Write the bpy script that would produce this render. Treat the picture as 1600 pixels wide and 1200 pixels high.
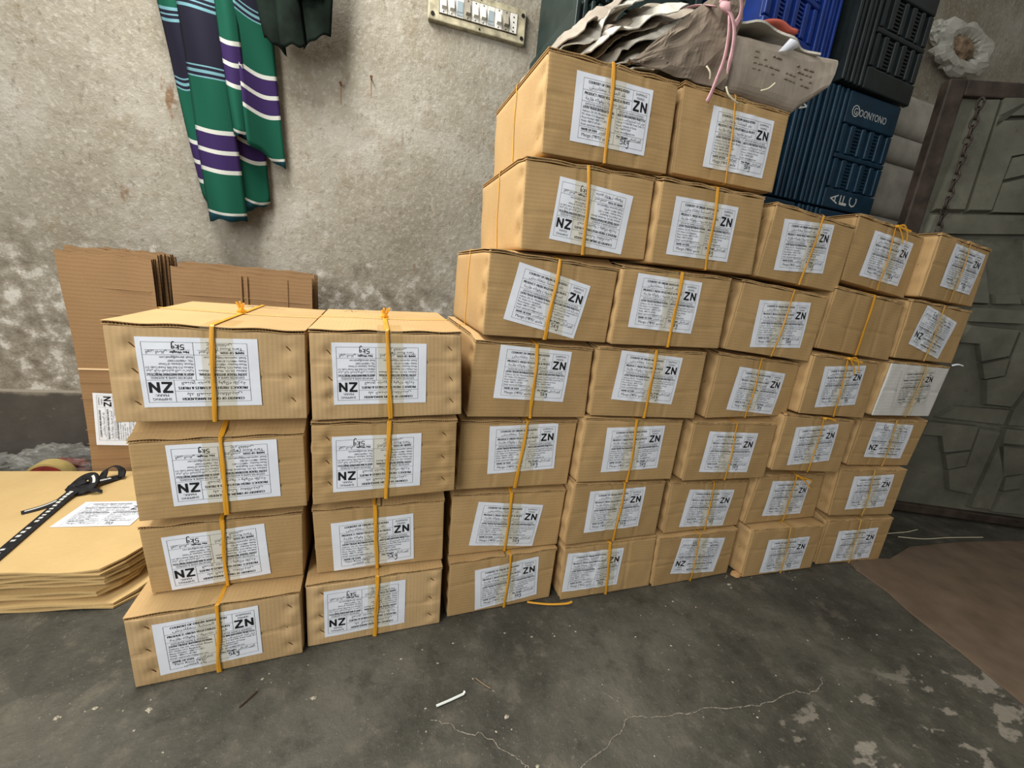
import bpy, math, random
import numpy as np
from mathutils import Vector, Matrix, noise

for o in list(bpy.data.objects):
    bpy.data.objects.remove(o)
scene = bpy.context.scene
COL = scene.collection
random.seed(7)

# ------------------------------------------------------------------ camera
CAM_LOC = (0.58438, -0.79427, 0.8098)
CAM_YAW, CAM_PITCH, CAM_ROLL = 0.33813, -0.24775, 0.10566
cd = bpy.data.cameras.new('camera')
cd.sensor_width = 36.0
cd.lens = 14.4954
cd.clip_start = 0.02
cam = bpy.data.objects.new('camera', cd)
COL.objects.link(cam)
fw = Vector((math.sin(CAM_YAW) * math.cos(CAM_PITCH), math.cos(CAM_YAW) * math.cos(CAM_PITCH), math.sin(CAM_PITCH)))
rt0 = Vector((math.cos(CAM_YAW), -math.sin(CAM_YAW), 0))
up0 = rt0.cross(fw)
rt = math.cos(CAM_ROLL) * rt0 + math.sin(CAM_ROLL) * up0
up = -math.sin(CAM_ROLL) * rt0 + math.cos(CAM_ROLL) * up0
cam.matrix_world = Matrix(((rt.x, up.x, -fw.x, CAM_LOC[0]), (rt.y, up.y, -fw.y, CAM_LOC[1]), (rt.z, up.z, -fw.z, CAM_LOC[2]), (0, 0, 0, 1)))
scene.camera = cam

# ------------------------------------------------------------------ world, lamps, exposure
world = bpy.data.worlds.new('world')
scene.world = world
world.use_nodes = True
bg = world.node_tree.nodes['Background']
bg.inputs['Color'].default_value = (1.0, 0.97, 0.92, 1)
bg.inputs['Strength'].default_value = 0.36

def area_lamp(name, loc, target, sx, sy, energy, color):
    ld = bpy.data.lights.new(name, 'AREA')
    ld.shape = 'RECTANGLE'
    ld.size, ld.size_y = sx, sy
    ld.energy = energy
    ld.color = color
    lo = bpy.data.objects.new(name, ld)
    COL.objects.link(lo)
    lo.location = loc
    lo.rotation_euler = (Vector(target) - Vector(loc)).to_track_quat('-Z', 'Y').to_euler()
    return lo

area_lamp('ceiling_lamp', (0.05, 0.24, 2.32), (0.55, 0.15, 0.6), 1.0, 0.30, 50, (1.0, 0.975, 0.92))
area_lamp('front_left_fill', (-0.85, -1.6, 1.6), (0.9, 0.1, 0.7), 1.0, 1.8, 52, (1.0, 0.985, 0.96))  # added fill lamp to brighten the carton fronts; there is no doorway

vs = scene.view_settings
vs.view_transform = 'Standard'
vs.look = 'None'
vs.gamma = 1.0
vs.use_curve_mapping = False
vs.exposure = 0.0

# ------------------------------------------------------------------ material helpers
def srgb(r, g, b):
    f = lambda c: (c / 255) / 12.92 if c / 255 <= 0.04045 else ((c / 255 + 0.055) / 1.055) ** 2.4
    return (f(r), f(g), f(b), 1.0)

class NT:
    def __init__(self, name):
        self.m = bpy.data.materials.new(name)
        self.m.use_nodes = True
        self.t = self.m.node_tree
        self.b = self.t.nodes['Principled BSDF']
    def n(self, typ, **kw):
        nd = self.t.nodes.new(typ)
        for k, v in kw.items():
            setattr(nd, k, v)
        return nd
    def link(self, a, b):
        self.t.links.new(a, b)
    def setv(self, sock, v):
        if isinstance(v, bpy.types.NodeSocket):
            self.link(v, sock)
        else:
            sock.default_value = v
    def math(self, op, a, b=None, c=None, clamp=False):
        nd = self.n('ShaderNodeMath', operation=op, use_clamp=clamp)
        self.setv(nd.inputs[0], a)
        if b is not None: self.setv(nd.inputs[1], b)
        if c is not None: self.setv(nd.inputs[2], c)
        return nd.outputs[0]
    def mix(self, fac, a, b, mode='MIX'):
        nd = self.n('ShaderNodeMix', data_type='RGBA', blend_type=mode)
        self.setv(nd.inputs[0], fac); self.setv(nd.inputs[6], a); self.setv(nd.inputs[7], b)
        return nd.outputs[2]
    def noise(self, vec, scale, detail=4, rough=0.55, out=0):
        nd = self.n('ShaderNodeTexNoise')
        if vec is not None: self.link(vec, nd.inputs['Vector'])
        nd.inputs['Scale'].default_value = scale
        nd.inputs['Detail'].default_value = detail
        nd.inputs['Roughness'].default_value = rough
        return nd.outputs[out]
    def ramp(self, fac, stops, interp='LINEAR'):
        nd = self.n('ShaderNodeValToRGB')
        cr = nd.color_ramp
        cr.interpolation = interp
        while len(cr.elements) > 1: cr.elements.remove(cr.elements[-1])
        cr.elements[0].position = stops[0][0]; cr.elements[0].color = stops[0][1]
        for p, c in stops[1:]:
            e = cr.elements.new(p); e.color = c
        self.link(fac, nd.inputs[0])
        return nd.outputs[0]
    def step(self, v, lo, hi):
        nd = self.n('ShaderNodeMapRange', interpolation_type='SMOOTHSTEP')
        self.setv(nd.inputs[0], v); nd.inputs[1].default_value = lo; nd.inputs[2].default_value = hi
        return nd.outputs[0]
    def coord(self, which='Object'):
        return self.n('ShaderNodeTexCoord').outputs[which]
    def sep(self, vec):
        nd = self.n('ShaderNodeSeparateXYZ'); self.link(vec, nd.inputs[0]); return nd.outputs
    def scalev(self, vec, s):
        nd = self.n('ShaderNodeMapping'); self.link(vec, nd.inputs[0]); nd.inputs['Scale'].default_value = s; return nd.outputs[0]
    def bump(self, h, strength, dist):
        nd = self.n('ShaderNodeBump'); nd.inputs['Strength'].default_value = strength; nd.inputs['Distance'].default_value = dist
        self.link(h, nd.inputs['Height']); self.link(nd.outputs[0], self.b.inputs['Normal'])
    def base(self, c): self.setv(self.b.inputs['Base Color'], c)
    def rough(self, r): self.setv(self.b.inputs['Roughness'], r)

def plain(name, col, rough=0.6, spec=0.3, nscale=0, namt=0.15, metal=0.0):
    k = NT(name)
    if nscale:
        f = k.noise(k.coord(), nscale, 5)
        c2 = tuple(x * (1 - 2 * namt) for x in col[:3]) + (1,)
        c3 = tuple(min(1, x * (1 + namt)) for x in col[:3]) + (1,)
        k.base(k.ramp(f, [(0.3, c2), (0.7, c3)]))
        k.bump(f, 0.25, 0.002)
    else:
        k.base(col)
    k.rough(rough)
    k.b.inputs['Specular IOR Level'].default_value = spec
    k.b.inputs['Metallic'].default_value = metal
    return k.m

def cardboard(name, col, rib_axis=1, rib=0.0075, amt=0.06):
    k = NT(name)
    uv = k.coord('UV')
    s = k.sep(uv)
    rnd = k.n('ShaderNodeObjectInfo').outputs['Random']
    ob = k.coord('Object')
    big = k.noise(ob, 9, 3)
    fine = k.noise(k.scalev(uv, (300, 60, 1) if rib_axis == 1 else (60, 300, 1)), 1.0, 3)
    wob = k.math('MULTIPLY', big, 6.0)
    ribs = k.math('SINE', k.math('ADD', k.math('MULTIPLY', s[rib_axis], 2 * math.pi / rib), wob))
    v = k.math('ADD', k.math('MULTIPLY', k.math('SUBTRACT', big, 0.5), 0.34), k.math('MULTIPLY', k.math('SUBTRACT', fine, 0.5), 0.20))
    v = k.math('ADD', v, k.math('MULTIPLY', ribs, amt * 0.42))
    v = k.math('ADD', v, k.math('MULTIPLY', k.math('SUBTRACT', rnd, 0.5), 0.16))
    v = k.math('ADD', v, 0.5)
    d = tuple(x * f for x, f in zip(col[:3], (0.62, 0.58, 0.52))) + (1,)
    l = tuple(min(1, x * f) for x, f in zip(col[:3], (1.30, 1.32, 1.36))) + (1,)
    c = k.ramp(v, [(0.1, d), (0.5, col), (0.9, l)])
    scuff = k.step(k.noise(ob, 38, 6, 0.7), 0.66, 0.74)
    c = k.mix(k.math('MULTIPLY', scuff, 0.25), c, srgb(120, 88, 52))
    k.base(c)
    k.rough(0.72)
    k.b.inputs['Specular IOR Level'].default_value = 0.22
    h = k.math('ADD', k.math('MULTIPLY', ribs, 0.5), k.math('MULTIPLY', fine, 1.2))
    k.bump(h, 0.16, 0.0010)
    return k.m

CARD = srgb(174, 144, 99)
M = {}
M['card_h'] = cardboard('cardboard_ribbed_across', CARD, 1)
M['card_v'] = cardboard('cardboard_ribbed_upright', srgb(186, 157, 114), 0)
M['card_side'] = cardboard('cardboard_side', srgb(187, 155, 108), 0, amt=0.03)
M['card_flat'] = cardboard('cardboard_flat_yellowish', srgb(198, 169, 117), 0, amt=0.02)
M['card_red'] = cardboard('cardboard_reddish', srgb(146, 115, 80), 1, rib=0.011, amt=0.05)
M['card_edge'] = plain('corrugated_edge', srgb(196, 164, 116), 0.85, 0.1, 120, 0.3)
M['card_white'] = cardboard('white_faced_cardboard', srgb(206, 206, 200), 1, rib=0.010, amt=0.05)
M['paper'] = plain('label_paper', srgb(226, 231, 239), 0.55, 0.3, 25, 0.03)
M['ink'] = plain('printing_ink', (0.012, 0.012, 0.014, 1), 0.5, 0.3)
M['pen'] = plain('marker_ink', (0.008, 0.008, 0.010, 1), 0.5, 0.3)
M['staple'] = plain('staple_wire', srgb(120, 88, 55), 0.4, 0.5, metal=0.6)

k = NT('yellow_raffia')
f = k.noise(k.scalev(k.coord('UV'), (900, 14, 1)), 1.0, 3)
k.base(k.ramp(f, [(0.25, srgb(186, 120, 22)), (0.55, srgb(226, 164, 45)), (0.8, srgb(247, 205, 105))]))
k.rough(0.35); k.bump(f, 0.5, 0.001)
M['raffia'] = k.m
k = NT('pale_raffia')
f = k.noise(k.scalev(k.coord('UV'), (900, 14, 1)), 1.0, 3)
k.base(k.ramp(f, [(0.25, srgb(176, 130, 62)), (0.55, srgb(208, 165, 92)), (0.8, srgb(235, 205, 140))]))
k.rough(0.35); k.bump(f, 0.5, 0.001)
M['raffia_pale'] = k.m

def film(name, tint, opacity, rough=0.12):
    k = NT(name)
    tr = k.n('ShaderNodeBsdfTransparent'); tr.inputs[0].default_value = tint
    ms = k.n('ShaderNodeMixShader'); ms.inputs[0].default_value = opacity
    k.link(tr.outputs[0], ms.inputs[1]); k.link(k.b.outputs[0], ms.inputs[2])
    k.link(ms.outputs[0], k.t.nodes['Material Output'].inputs[0])
    k.rough(rough)
    k.bump(k.noise(k.coord(), 60, 3), 0.5, 0.002)
    return k
k = film('packing_tape', (0.96, 0.94, 0.87, 1), 0.11, 0.2); k.base(srgb(205, 188, 150)); M['tape'] = k.m
k = film('clear_plastic', (0.93, 0.93, 0.92, 1), 0.16, 0.06); k.base(srgb(205, 205, 198)); M['plastic'] = k.m
k = film('milky_plastic', (0.95, 0.95, 0.93, 1), 0.72, 0.3); k.base(srgb(198, 198, 188)); M['milky'] = k.m

# plaster wall: patchy limewash with rust marks and a peeling zone low down
k = NT('old_plaster')
p = k.n('ShaderNodeNewGeometry').outputs['Position']
z = k.sep(p)[2]
n1 = k.noise(p, 2.2, 6, 0.62); n2 = k.noise(p, 9, 7, 0.65); n3 = k.noise(p, 40, 5, 0.7)
c = k.ramp(n1, [(0.30, srgb(122, 114, 99)), (0.50, srgb(145, 139, 125)), (0.68, srgb(170, 166, 156))])
c = k.mix(k.math('MULTIPLY', k.step(n2, 0.52, 0.72), 0.42), c, srgb(122, 108, 84))
c = k.mix(k.math('MULTIPLY', k.step(n3, 0.56, 0.70), 0.50), c, srgb(98, 88, 70))
sp = k.noise(p, 130, 3, 0.6)
c = k.mix(k.math('MULTIPLY', k.step(sp, 0.66, 0.74), 0.55), c, srgb(92, 78, 58))
ru = k.noise(k.scalev(p, (14, 14, 4.5)), 1.0, 4, 0.6)
c = k.mix(k.math('MULTIPLY', k.step(ru, 0.67, 0.75), 0.75), c, srgb(110, 76, 44))
st = k.noise(k.scalev(p, (46, 46, 13)), 1.0, 5, 0.7)
c = k.mix(k.math('MULTIPLY', k.step(st, 0.57, 0.70), 0.45), c, srgb(100, 90, 72))
sm = k.noise(p, 75, 6, 0.75)
c = k.mix(k.math('MULTIPLY', k.step(sm, 0.50, 0.36), 0.40), c, srgb(186, 182, 172))
low = k.math('SUBTRACT', 1.0, k.step(k.math('ADD', z, k.math('MULTIPLY', k.math('SUBTRACT', n2, 0.5), 0.9)), 0.62, 0.86))
pc = k.ramp(k.noise(p, 16, 8, 0.72), [(0.36, srgb(100, 92, 79)), (0.46, srgb(130, 122, 108)), (0.53, srgb(150, 143, 130)), (0.60, srgb(200, 196, 187))])
c = k.mix(k.math('MULTIPLY', low, 0.85), c, pc)
k.base(c); k.rough(0.9); k.b.inputs['Specular IOR Level'].default_value = 0.12
k.bump(k.math('ADD', k.math('MULTIPLY', n2, 1.0), k.math('MULTIPLY', n3, 0.6)), 0.55, 0.012)
M['plaster'] = k.m

k = NT('dark_dado_paint')
p = k.n('ShaderNodeNewGeometry').outputs['Position']
n1 = k.noise(p, 7, 6, 0.6); n2 = k.noise(p, 45, 6, 0.7)
c = k.ramp(n1, [(0.3, srgb(62, 58, 52)), (0.7, srgb(84, 78, 70))])
c = k.mix(k.math('MULTIPLY', k.step(n2, 0.6, 0.75), 0.5), c, srgb(122, 114, 100))
z = k.sep(p)[2]
peel = k.step(k.math('ADD', z, k.math('MULTIPLY', n1, 0.10)), 0.325, 0.345)
c = k.mix(k.math('MULTIPLY', peel, 0.75), c, srgb(140, 131, 115))
k.base(c); k.rough(0.8); k.bump(n2, 0.3, 0.004)
M['dado'] = k.m

# worn concrete floor
k = NT('worn_concrete')
p = k.n('ShaderNodeNewGeometry').outputs['Position']
n1 = k.noise(p, 2.6, 7, 0.62); n2 = k.noise(p, 13, 7, 0.68); n3 = k.noise(p, 70, 5, 0.7)
c = k.ramp(n1, [(0.28, srgb(50, 48, 41)), (0.50, srgb(74, 72, 63)), (0.70, srgb(95, 92, 81))])
c = k.mix(k.math('MULTIPLY', k.step(n2, 0.50, 0.68), 0.60), c, srgb(106, 101, 89))
c = k.mix(k.math('MULTIPLY', k.step(n2, 0.50, 0.32), 0.60), c, srgb(46, 44, 38))
c = k.mix(k.math('MULTIPLY', k.step(n3, 0.58, 0.72), 0.50), c, srgb(128, 120, 106))
spk = k.noise(p, 230, 2, 0.5)
c = k.mix(k.math('MULTIPLY', k.step(spk, 0.69, 0.75), 0.45), c, srgb(178, 170, 154))
s = k.sep(p)
zone = k.math('MULTIPLY', k.step(s[0], 1.15, 1.5), k.step(k.math('MULTIPLY', s[1], -1.0), 0.30, 0.42))
worn = k.math('MULTIPLY', k.step(k.noise(k.scalev(p, (9, 15, 1)), 1.0, 5, 0.6), 0.55, 0.60), zone)
c = k.mix(k.math('MULTIPLY', worn, 0.75), c, srgb(150, 143, 130))
k.base(c)
k.rough(k.math('ADD', 0.52, k.math('MULTIPLY', n2, 0.3)))
k.b.inputs['Specular IOR Level'].default_value = 0.35
k.bump(k.math('ADD', n2, k.math('MULTIPLY', n3, 0.8)), 0.5, 0.008)
M['floor'] = k.m

# ------------------------------------------------------------------ mesh helpers
def mesh_obj(name, verts, faces, mat, parent=None, uv=None, smooth=False, kind=None, rim=None):
    me = bpy.data.meshes.new(name)
    V = np.asarray(verts, dtype=float)
    me.from_pydata(V.tolist(), [], [tuple(int(i) for i in f) for f in faces])
    if smooth:
        me.polygons.foreach_set('use_smooth', [True] * len(me.polygons))
    if uv is not None:
        lay = me.uv_layers.new(name='UVMap')
        idx = np.empty(len(me.loops), dtype=np.int32)
        me.loops.foreach_get('vertex_index', idx)
        lay.data.foreach_set('uv', np.asarray(uv, dtype=np.float32)[idx].ravel())
    me.materials.append(mat)
    if rim is not None:
        me.materials.append(rim[1])
        for p_ in me.polygons[rim[0]:]: p_.material_index = 1
    me.update()
    ob = bpy.data.objects.new(name, me)
    COL.objects.link(ob)
    if parent is not None:
        ob.parent = parent
    if kind: ob['kind'] = kind
    return ob

def thing(name, label, cat, loc=(0, 0, 0), group=None, rotz=0.0):
    e = bpy.data.objects.new(name, None)
    e.empty_display_size = 0.05
    COL.objects.link(e)
    e.location = loc
    e.rotation_euler = (0, 0, rotz)
    tag(e, label, cat, group)
    return e

def tag(o, label=None, cat=None, group=None, kind=None):
    if label: o['label'] = label
    if cat: o['category'] = cat
    if group: o['group'] = group
    if kind: o['kind'] = kind
    return o

class MB:
    """collects pieces of one mesh"""
    def __init__(self):
        self.v = []; self.f = []; self.uv = []
    def add(self, verts, faces, uv=None):
        o = len(self.v)
        self.v += [tuple(x) for x in verts]
        self.f += [tuple(i + o for i in f) for f in faces]
        self.uv += [tuple(x) for x in uv] if uv is not None else [(x[0], x[2]) for x in verts]
        return self
    def box(self, lo, hi):
        x0, y0, z0 = lo; x1, y1, z1 = hi
        vs = [(x0, y0, z0), (x1, y0, z0), (x1, y1, z0), (x0, y1, z0), (x0, y0, z1), (x1, y0, z1), (x1, y1, z1), (x0, y1, z1)]
        return self.add(vs, [(0, 3, 2, 1), (4, 5, 6, 7), (0, 1, 5, 4), (1, 2, 6, 5), (2, 3, 7, 6), (3, 0, 4, 7)])
    def rbox(self, lo, hi, r, n=(1, 1, 1)):
        V, F = rounded_box([h - l for l, h in zip(lo, hi)], r, n)
        return self.add(V + np.array(lo), F)
    def build(self, name, mat, parent=None, smooth=False, kind=None):
        return mesh_obj(name, self.v, self.f, mat, parent, self.uv, smooth, kind)

def rounded_box(dims, r, n):
    axes = []
    for d, k_ in zip(dims, n):
        inner = list(np.linspace(r, d - r, k_ + 1)) if isinstance(k_, int) else [r] + list(k_) + [d - r]
        axes.append(np.array([0.0, r * 0.3] + inner + [d - r * 0.3, d]))
    idx = {}; V = []; F = []
    def vid(i, j, k_):
        key = (i, j, k_)
        if key not in idx:
            p = np.array([axes[0][i], axes[1][j], axes[2][k_]])
            q = np.clip(p, r, np.array(dims) - r)
            d = p - q
            L = np.linalg.norm(d)
            if L > 1e-9: p = q + d / L * r
            idx[key] = len(V); V.append(p)
        return idx[key]
    N = [len(a) - 1 for a in axes]
    for i in range(N[0]):
        for j in range(N[1]):
            F.append((vid(i, j, 0), vid(i, j + 1, 0), vid(i + 1, j + 1, 0), vid(i + 1, j, 0)))
            F.append((vid(i, j, N[2]), vid(i + 1, j, N[2]), vid(i + 1, j + 1, N[2]), vid(i, j + 1, N[2])))
    for i in range(N[0]):
        for k_ in range(N[2]):
            F.append((vid(i, 0, k_), vid(i + 1, 0, k_), vid(i + 1, 0, k_ + 1), vid(i, 0, k_ + 1)))
            F.append((vid(i, N[1], k_), vid(i, N[1], k_ + 1), vid(i + 1, N[1], k_ + 1), vid(i + 1, N[1], k_)))
    for j in range(N[1]):
        for k_ in range(N[2]):
            F.append((vid(0, j, k_), vid(0, j, k_ + 1), vid(0, j + 1, k_ + 1), vid(0, j + 1, k_)))
            F.append((vid(N[0], j, k_), vid(N[0], j + 1, k_), vid(N[0], j + 1, k_ + 1), vid(N[0], j, k_ + 1)))
    return np.array(V), F

def ribbon(pts, nrm, w, t):
    """flat band along pts with outward normals nrm; returns verts, faces, uv"""
    P = np.array(pts, float); Nn = np.array(nrm, float)
    n = len(P)
    T = np.gradient(P, axis=0)
    T /= np.linalg.norm(T, axis=1)[:, None] + 1e-12
    S = np.cross(T, Nn); S /= np.linalg.norm(S, axis=1)[:, None] + 1e-12
    w = np.broadcast_to(np.asarray(w, float), (n,))[:, None]
    L = np.concatenate([[0], np.cumsum(np.linalg.norm(np.diff(P, axis=0), axis=1))])
    rows = [P - S * w / 2, P - S * w / 4 + Nn * t, P + S * w / 4 + Nn * t, P + S * w / 2, P - Nn * t * 0.2]
    V = np.stack(rows, 1).reshape(-1, 3)
    uv = np.stack([np.stack([np.full(n, u), L], 1) for u in (0, .003, .006, .009, .005)], 1).reshape(-1, 2)
    F = []
    for i in range(n - 1):
        for j in range(5):
            a = i * 5 + j; b = i * 5 + (j + 1) % 5
            F.append((a, b, b + 5, a + 5))
    F.append((4, 3, 2, 1, 0)); e = (n - 1) * 5
    F.append((e, e + 1, e + 2, e + 3, e + 4))
    return V, F, uv

def tube(pts, r, k_=6):
    P = np.array(pts, float); n = len(P)
    T = np.gradient(P, axis=0); T /= np.linalg.norm(T, axis=1)[:, None] + 1e-12
    ref = np.array([0.3, 0.2, 1.0]); A = np.cross(T, ref); A /= np.linalg.norm(A, axis=1)[:, None] + 1e-12
    Bv = np.cross(T, A)
    r = np.broadcast_to(np.asarray(r, float), (n,))
    V = []
    for i in range(n):
        for j in range(k_):
            a = 2 * math.pi * j / k_
            V.append(P[i] + r[i] * (math.cos(a) * A[i] + math.sin(a) * Bv[i]))
    F = [(i * k_ + j, i * k_ + (j + 1) % k_, (i + 1) * k_ + (j + 1) % k_, (i + 1) * k_ + j) for i in range(n - 1) for j in range(k_)]
    F.append(tuple(range(k_))[::-1]); F.append(tuple((n - 1) * k_ + j for j in range(k_)))
    return np.array(V), F

def smooth_path(pts, n):
    P = np.array(pts, float)
    t = np.linspace(0, len(P) - 1, n)
    out = []
    for u in t:
        i = min(int(u), len(P) - 2); f_ = u - i
        p0 = P[max(i - 1, 0)]; p1 = P[i]; p2 = P[i + 1]; p3 = P[min(i + 2, len(P) - 1)]
        out.append(0.5 * ((2 * p1) + (p2 - p0) * f_ + (2 * p0 - 5 * p1 + 4 * p2 - p3) * f_ ** 2 + (3 * p1 - p0 - 3 * p2 + p3) * f_ ** 3))
    return np.array(out)

def grid_faces(nu, nv, off=0):
    return [(off + j * nu + i, off + j * nu + i + 1, off + (j + 1) * nu + i + 1, off + (j + 1) * nu + i) for j in range(nv - 1) for i in range(nu - 1)]

def prism(poly, y0, y1):
    """polygon in (x,z) extruded from y0 (front) to y1"""
    n = len(poly)
    V = [(x, y0, z) for x, z in poly] + [(x, y1, z) for x, z in poly]
    F = [tuple(range(n)), tuple(range(2 * n - 1, n - 1, -1))] + [(i, i + n, (i + 1) % n + n, (i + 1) % n) for i in range(n)]
    return V, F

def sheet(fn, nu, nv, thick, uvs=(1, 1)):
    """solid sheet: fn(u,v)->point; offset along numeric normal"""
    U, Vv = np.meshgrid(np.linspace(0, 1, nu), np.linspace(0, 1, nv))
    P = np.array([[fn(u, v) for u in np.linspace(0, 1, nu)] for v in np.linspace(0, 1, nv)])
    du = np.gradient(P, axis=1); dv = np.gradient(P, axis=0)
    N_ = np.cross(du, dv); N_ /= np.linalg.norm(N_, axis=2)[..., None] + 1e-12
    A = (P + N_ * thick / 2).reshape(-1, 3); B_ = (P - N_ * thick / 2).reshape(-1, 3)
    n = nu * nv
    F = grid_faces(nu, nv) + [tuple(reversed(f_)) for f_ in grid_faces(nu, nv, n)]
    ring = [i for i in range(nu)] + [j * nu + nu - 1 for j in range(1, nv)] + [(nv - 1) * nu + i for i in range(nu - 2, -1, -1)] + [j * nu for j in range(nv - 2, 0, -1)]
    for a, b in zip(ring, ring[1:] + ring[:1]):
        F.append((b, a, a + n, b + n))
    uv = np.stack([U.ravel() * uvs[0], Vv.ravel() * uvs[1]], 1)
    return np.concatenate([A, B_]), F, np.concatenate([uv, uv])

# ------------------------------------------------------------------ lettering
AR = {'ا': (0xFE8D, 0xFE8E), 'أ': (0xFE83, 0xFE84), 'ب': (0xFE8F, 0xFE90, 0xFE91, 0xFE92), 'ة': (0xFE93, 0xFE94), 'ت': (0xFE95, 0xFE96, 0xFE97, 0xFE98),
      'ج': (0xFE9D, 0xFE9E, 0xFE9F, 0xFEA0), 'خ': (0xFEA5, 0xFEA6, 0xFEA7, 0xFEA8), 'د': (0xFEA9, 0xFEAA), 'ر': (0xFEAD, 0xFEAE), 'ز': (0xFEAF, 0xFEB0),
      'س': (0xFEB1, 0xFEB2, 0xFEB3, 0xFEB4), 'ش': (0xFEB5, 0xFEB6, 0xFEB7, 0xFEB8), 'ص': (0xFEB9, 0xFEBA, 0xFEBB, 0xFEBC), 'ض': (0xFEBD, 0xFEBE, 0xFEBF, 0xFEC0),
      'ط': (0xFEC1, 0xFEC2, 0xFEC3, 0xFEC4), 'ع': (0xFEC9, 0xFECA, 0xFECB, 0xFECC), 'غ': (0xFECD, 0xFECE, 0xFECF, 0xFED0), 'ف': (0xFED1, 0xFED2, 0xFED3, 0xFED4),
      'ق': (0xFED5, 0xFED6, 0xFED7, 0xFED8), 'ك': (0xFED9, 0xFEDA, 0xFEDB, 0xFEDC), 'ل': (0xFEDD, 0xFEDE, 0xFEDF, 0xFEE0), 'م': (0xFEE1, 0xFEE2, 0xFEE3, 0xFEE4),
      'ن': (0xFEE5, 0xFEE6, 0xFEE7, 0xFEE8), 'ه': (0xFEE9, 0xFEEA, 0xFEEB, 0xFEEC), 'و': (0xFEED, 0xFEEE), 'ي': (0xFEF1, 0xFEF2, 0xFEF3, 0xFEF4)}
def shape_ar(s):
    out = []
    for i, ch in enumerate(s):
        if ch not in AR: out.append(ch); continue
        f_ = AR[ch]
        prev = i > 0 and s[i - 1] in AR and len(AR[s[i - 1]]) == 4
        nxt = i < len(s) - 1 and s[i + 1] in AR and len(f_) == 4
        out.append(chr(f_[3] if prev and nxt else f_[1] if prev else f_[2] if nxt else f_[0]))
    return ''.join(reversed(out))

TEXTS = {}
def want(s):
    if s not in TEXTS:
        c = bpy.data.curves.new('lettering', 'FONT'); c.body = s; c.resolution_u = 2; c.size = 1.0
        o = bpy.data.objects.new('lettering', c); COL.objects.link(o)
        TEXTS[s] = o
    return s

def harvest():
    bpy.context.view_layer.update()
    dg = bpy.context.evaluated_depsgraph_get()
    for s, o in list(TEXTS.items()):
        ev = o.evaluated_get(dg); m = ev.to_mesh()
        V = np.empty(len(m.vertices) * 3); m.vertices.foreach_get('co', V); V = V.reshape(-1, 3)[:, :2].copy()
        F = [tuple(p.vertices) for p in m.polygons]
        ev.to_mesh_clear()
        TEXTS[s] = (V, F)
        c = o.data; bpy.data.objects.remove(o); bpy.data.curves.remove(c)

# label layout: (text, x, y baseline, height, width, heavier)
FX0, FX1, FY1, FY0 = -0.068, 0.0765, 0.0500, -0.0505
SX = 0.0395
MX = 0.0085
def label_rows(item_lines):
    R = [('COUNTRY OF ORIGIN: BANGLADESH', -0.058, 0.0425, 0.0046, 0.088, 1),
         (shape_ar('بلد المنشأ: بنغلاديش'), -0.055, 0.0345, 0.0056, 0.078, 0),
         ('PRODUCT: FRESH VEGETABLES & FRUITS', -0.064, 0.0235, 0.0046, 0.098, 1),
         (shape_ar('المنتج: خضروات وفواكه طازجة'), -0.061, 0.0152, 0.0056, 0.090, 0),
         ('SHIPPING', 0.0455, 0.0428, 0.0042, 0.0255, 0), ('MARK:', 0.0490, 0.0362, 0.0042, 0.0185, 0),
         ('EXPORTER NAME & ADDRESS:', -0.060, 0.0068, 0.0034, 0.058, 0), ('IMPORTER NAME & ADDRESS:', 0.014, 0.0068, 0.0034, 0.056, 0),
         ('ZAYN TRADE INTERNATIONAL', -0.065, 0.0006, 0.0040, 0.069, 1), ('ARSAY AL BINA INVESTMENT PROJECTS LLC', 0.0105, 0.0006, 0.0038, 0.064, 1),
         ('Address: ZA-101, Mirzabhali, Bhatara', -0.065, -0.0052, 0.0036, 0.069, 0), (shape_ar('عرش البناء للمشاريع الاستثمارية'), 0.0105, -0.0052, 0.0040, 0.064, 0),
         ('PO: Dhaka-1212, Bangladesh.', -0.065, -0.0108, 0.0036, 0.050, 0), ('Address: P.O Box 690, Postal Code: 511', 0.0105, -0.0108, 0.0036, 0.064, 0),
         ('Phone Number: +8801711-871', -0.065, -0.0164, 0.0036, 0.054, 0), ('Muscat, Sultanate of Oman', 0.0105, -0.0164, 0.0036, 0.046, 0),
         ('Mobile: +8801711-871803', -0.065, -0.0220, 0.0036, 0.042, 0), ('TEL: +96879715007', 0.0105, -0.0220, 0.0036, 0.034, 0),
         ('Email: zayntrade10@gmail.com', -0.065, -0.0276, 0.0036, 0.060, 0), ('Email: alarsay@gmail.com', 0.0105, -0.0276, 0.0036, 0.044, 0),
         ('NAME OF ITEM:', -0.063, -0.0362, 0.0040, 0.034, 1), (shape_ar('اسم العنصر'), -0.025, -0.0362, 0.0046, 0.026, 0),
         ('Net Weight:', 0.0145, -0.0362, 0.0040, 0.026, 1), (shape_ar('الوزن الصافي'), 0.0435, -0.0362, 0.0046, 0.028, 0)]
    return R + item_lines
ROWS = {'mango': label_rows([('Mango (\u0986\u09ae)/ ' + shape_ar('مانجو'), -0.061, -0.0462, 0.0056, 0.062, 0)]),
        'taro': label_rows([('Taro Root (\u0995\u099a\u09c1)/ ', -0.061, -0.0428, 0.0044, 0.052, 0), (shape_ar('جذر القلقاس'), -0.046, -0.0488, 0.0046, 0.036, 0)])}
for rr in ROWS.values():
    for r_ in rr: want(r_[0])
CRATE_TEXT = ['OONYONO', 'G', 'A', 'F', 'C', 'M']
for s in CRATE_TEXT: want(s)
harvest()

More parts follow.
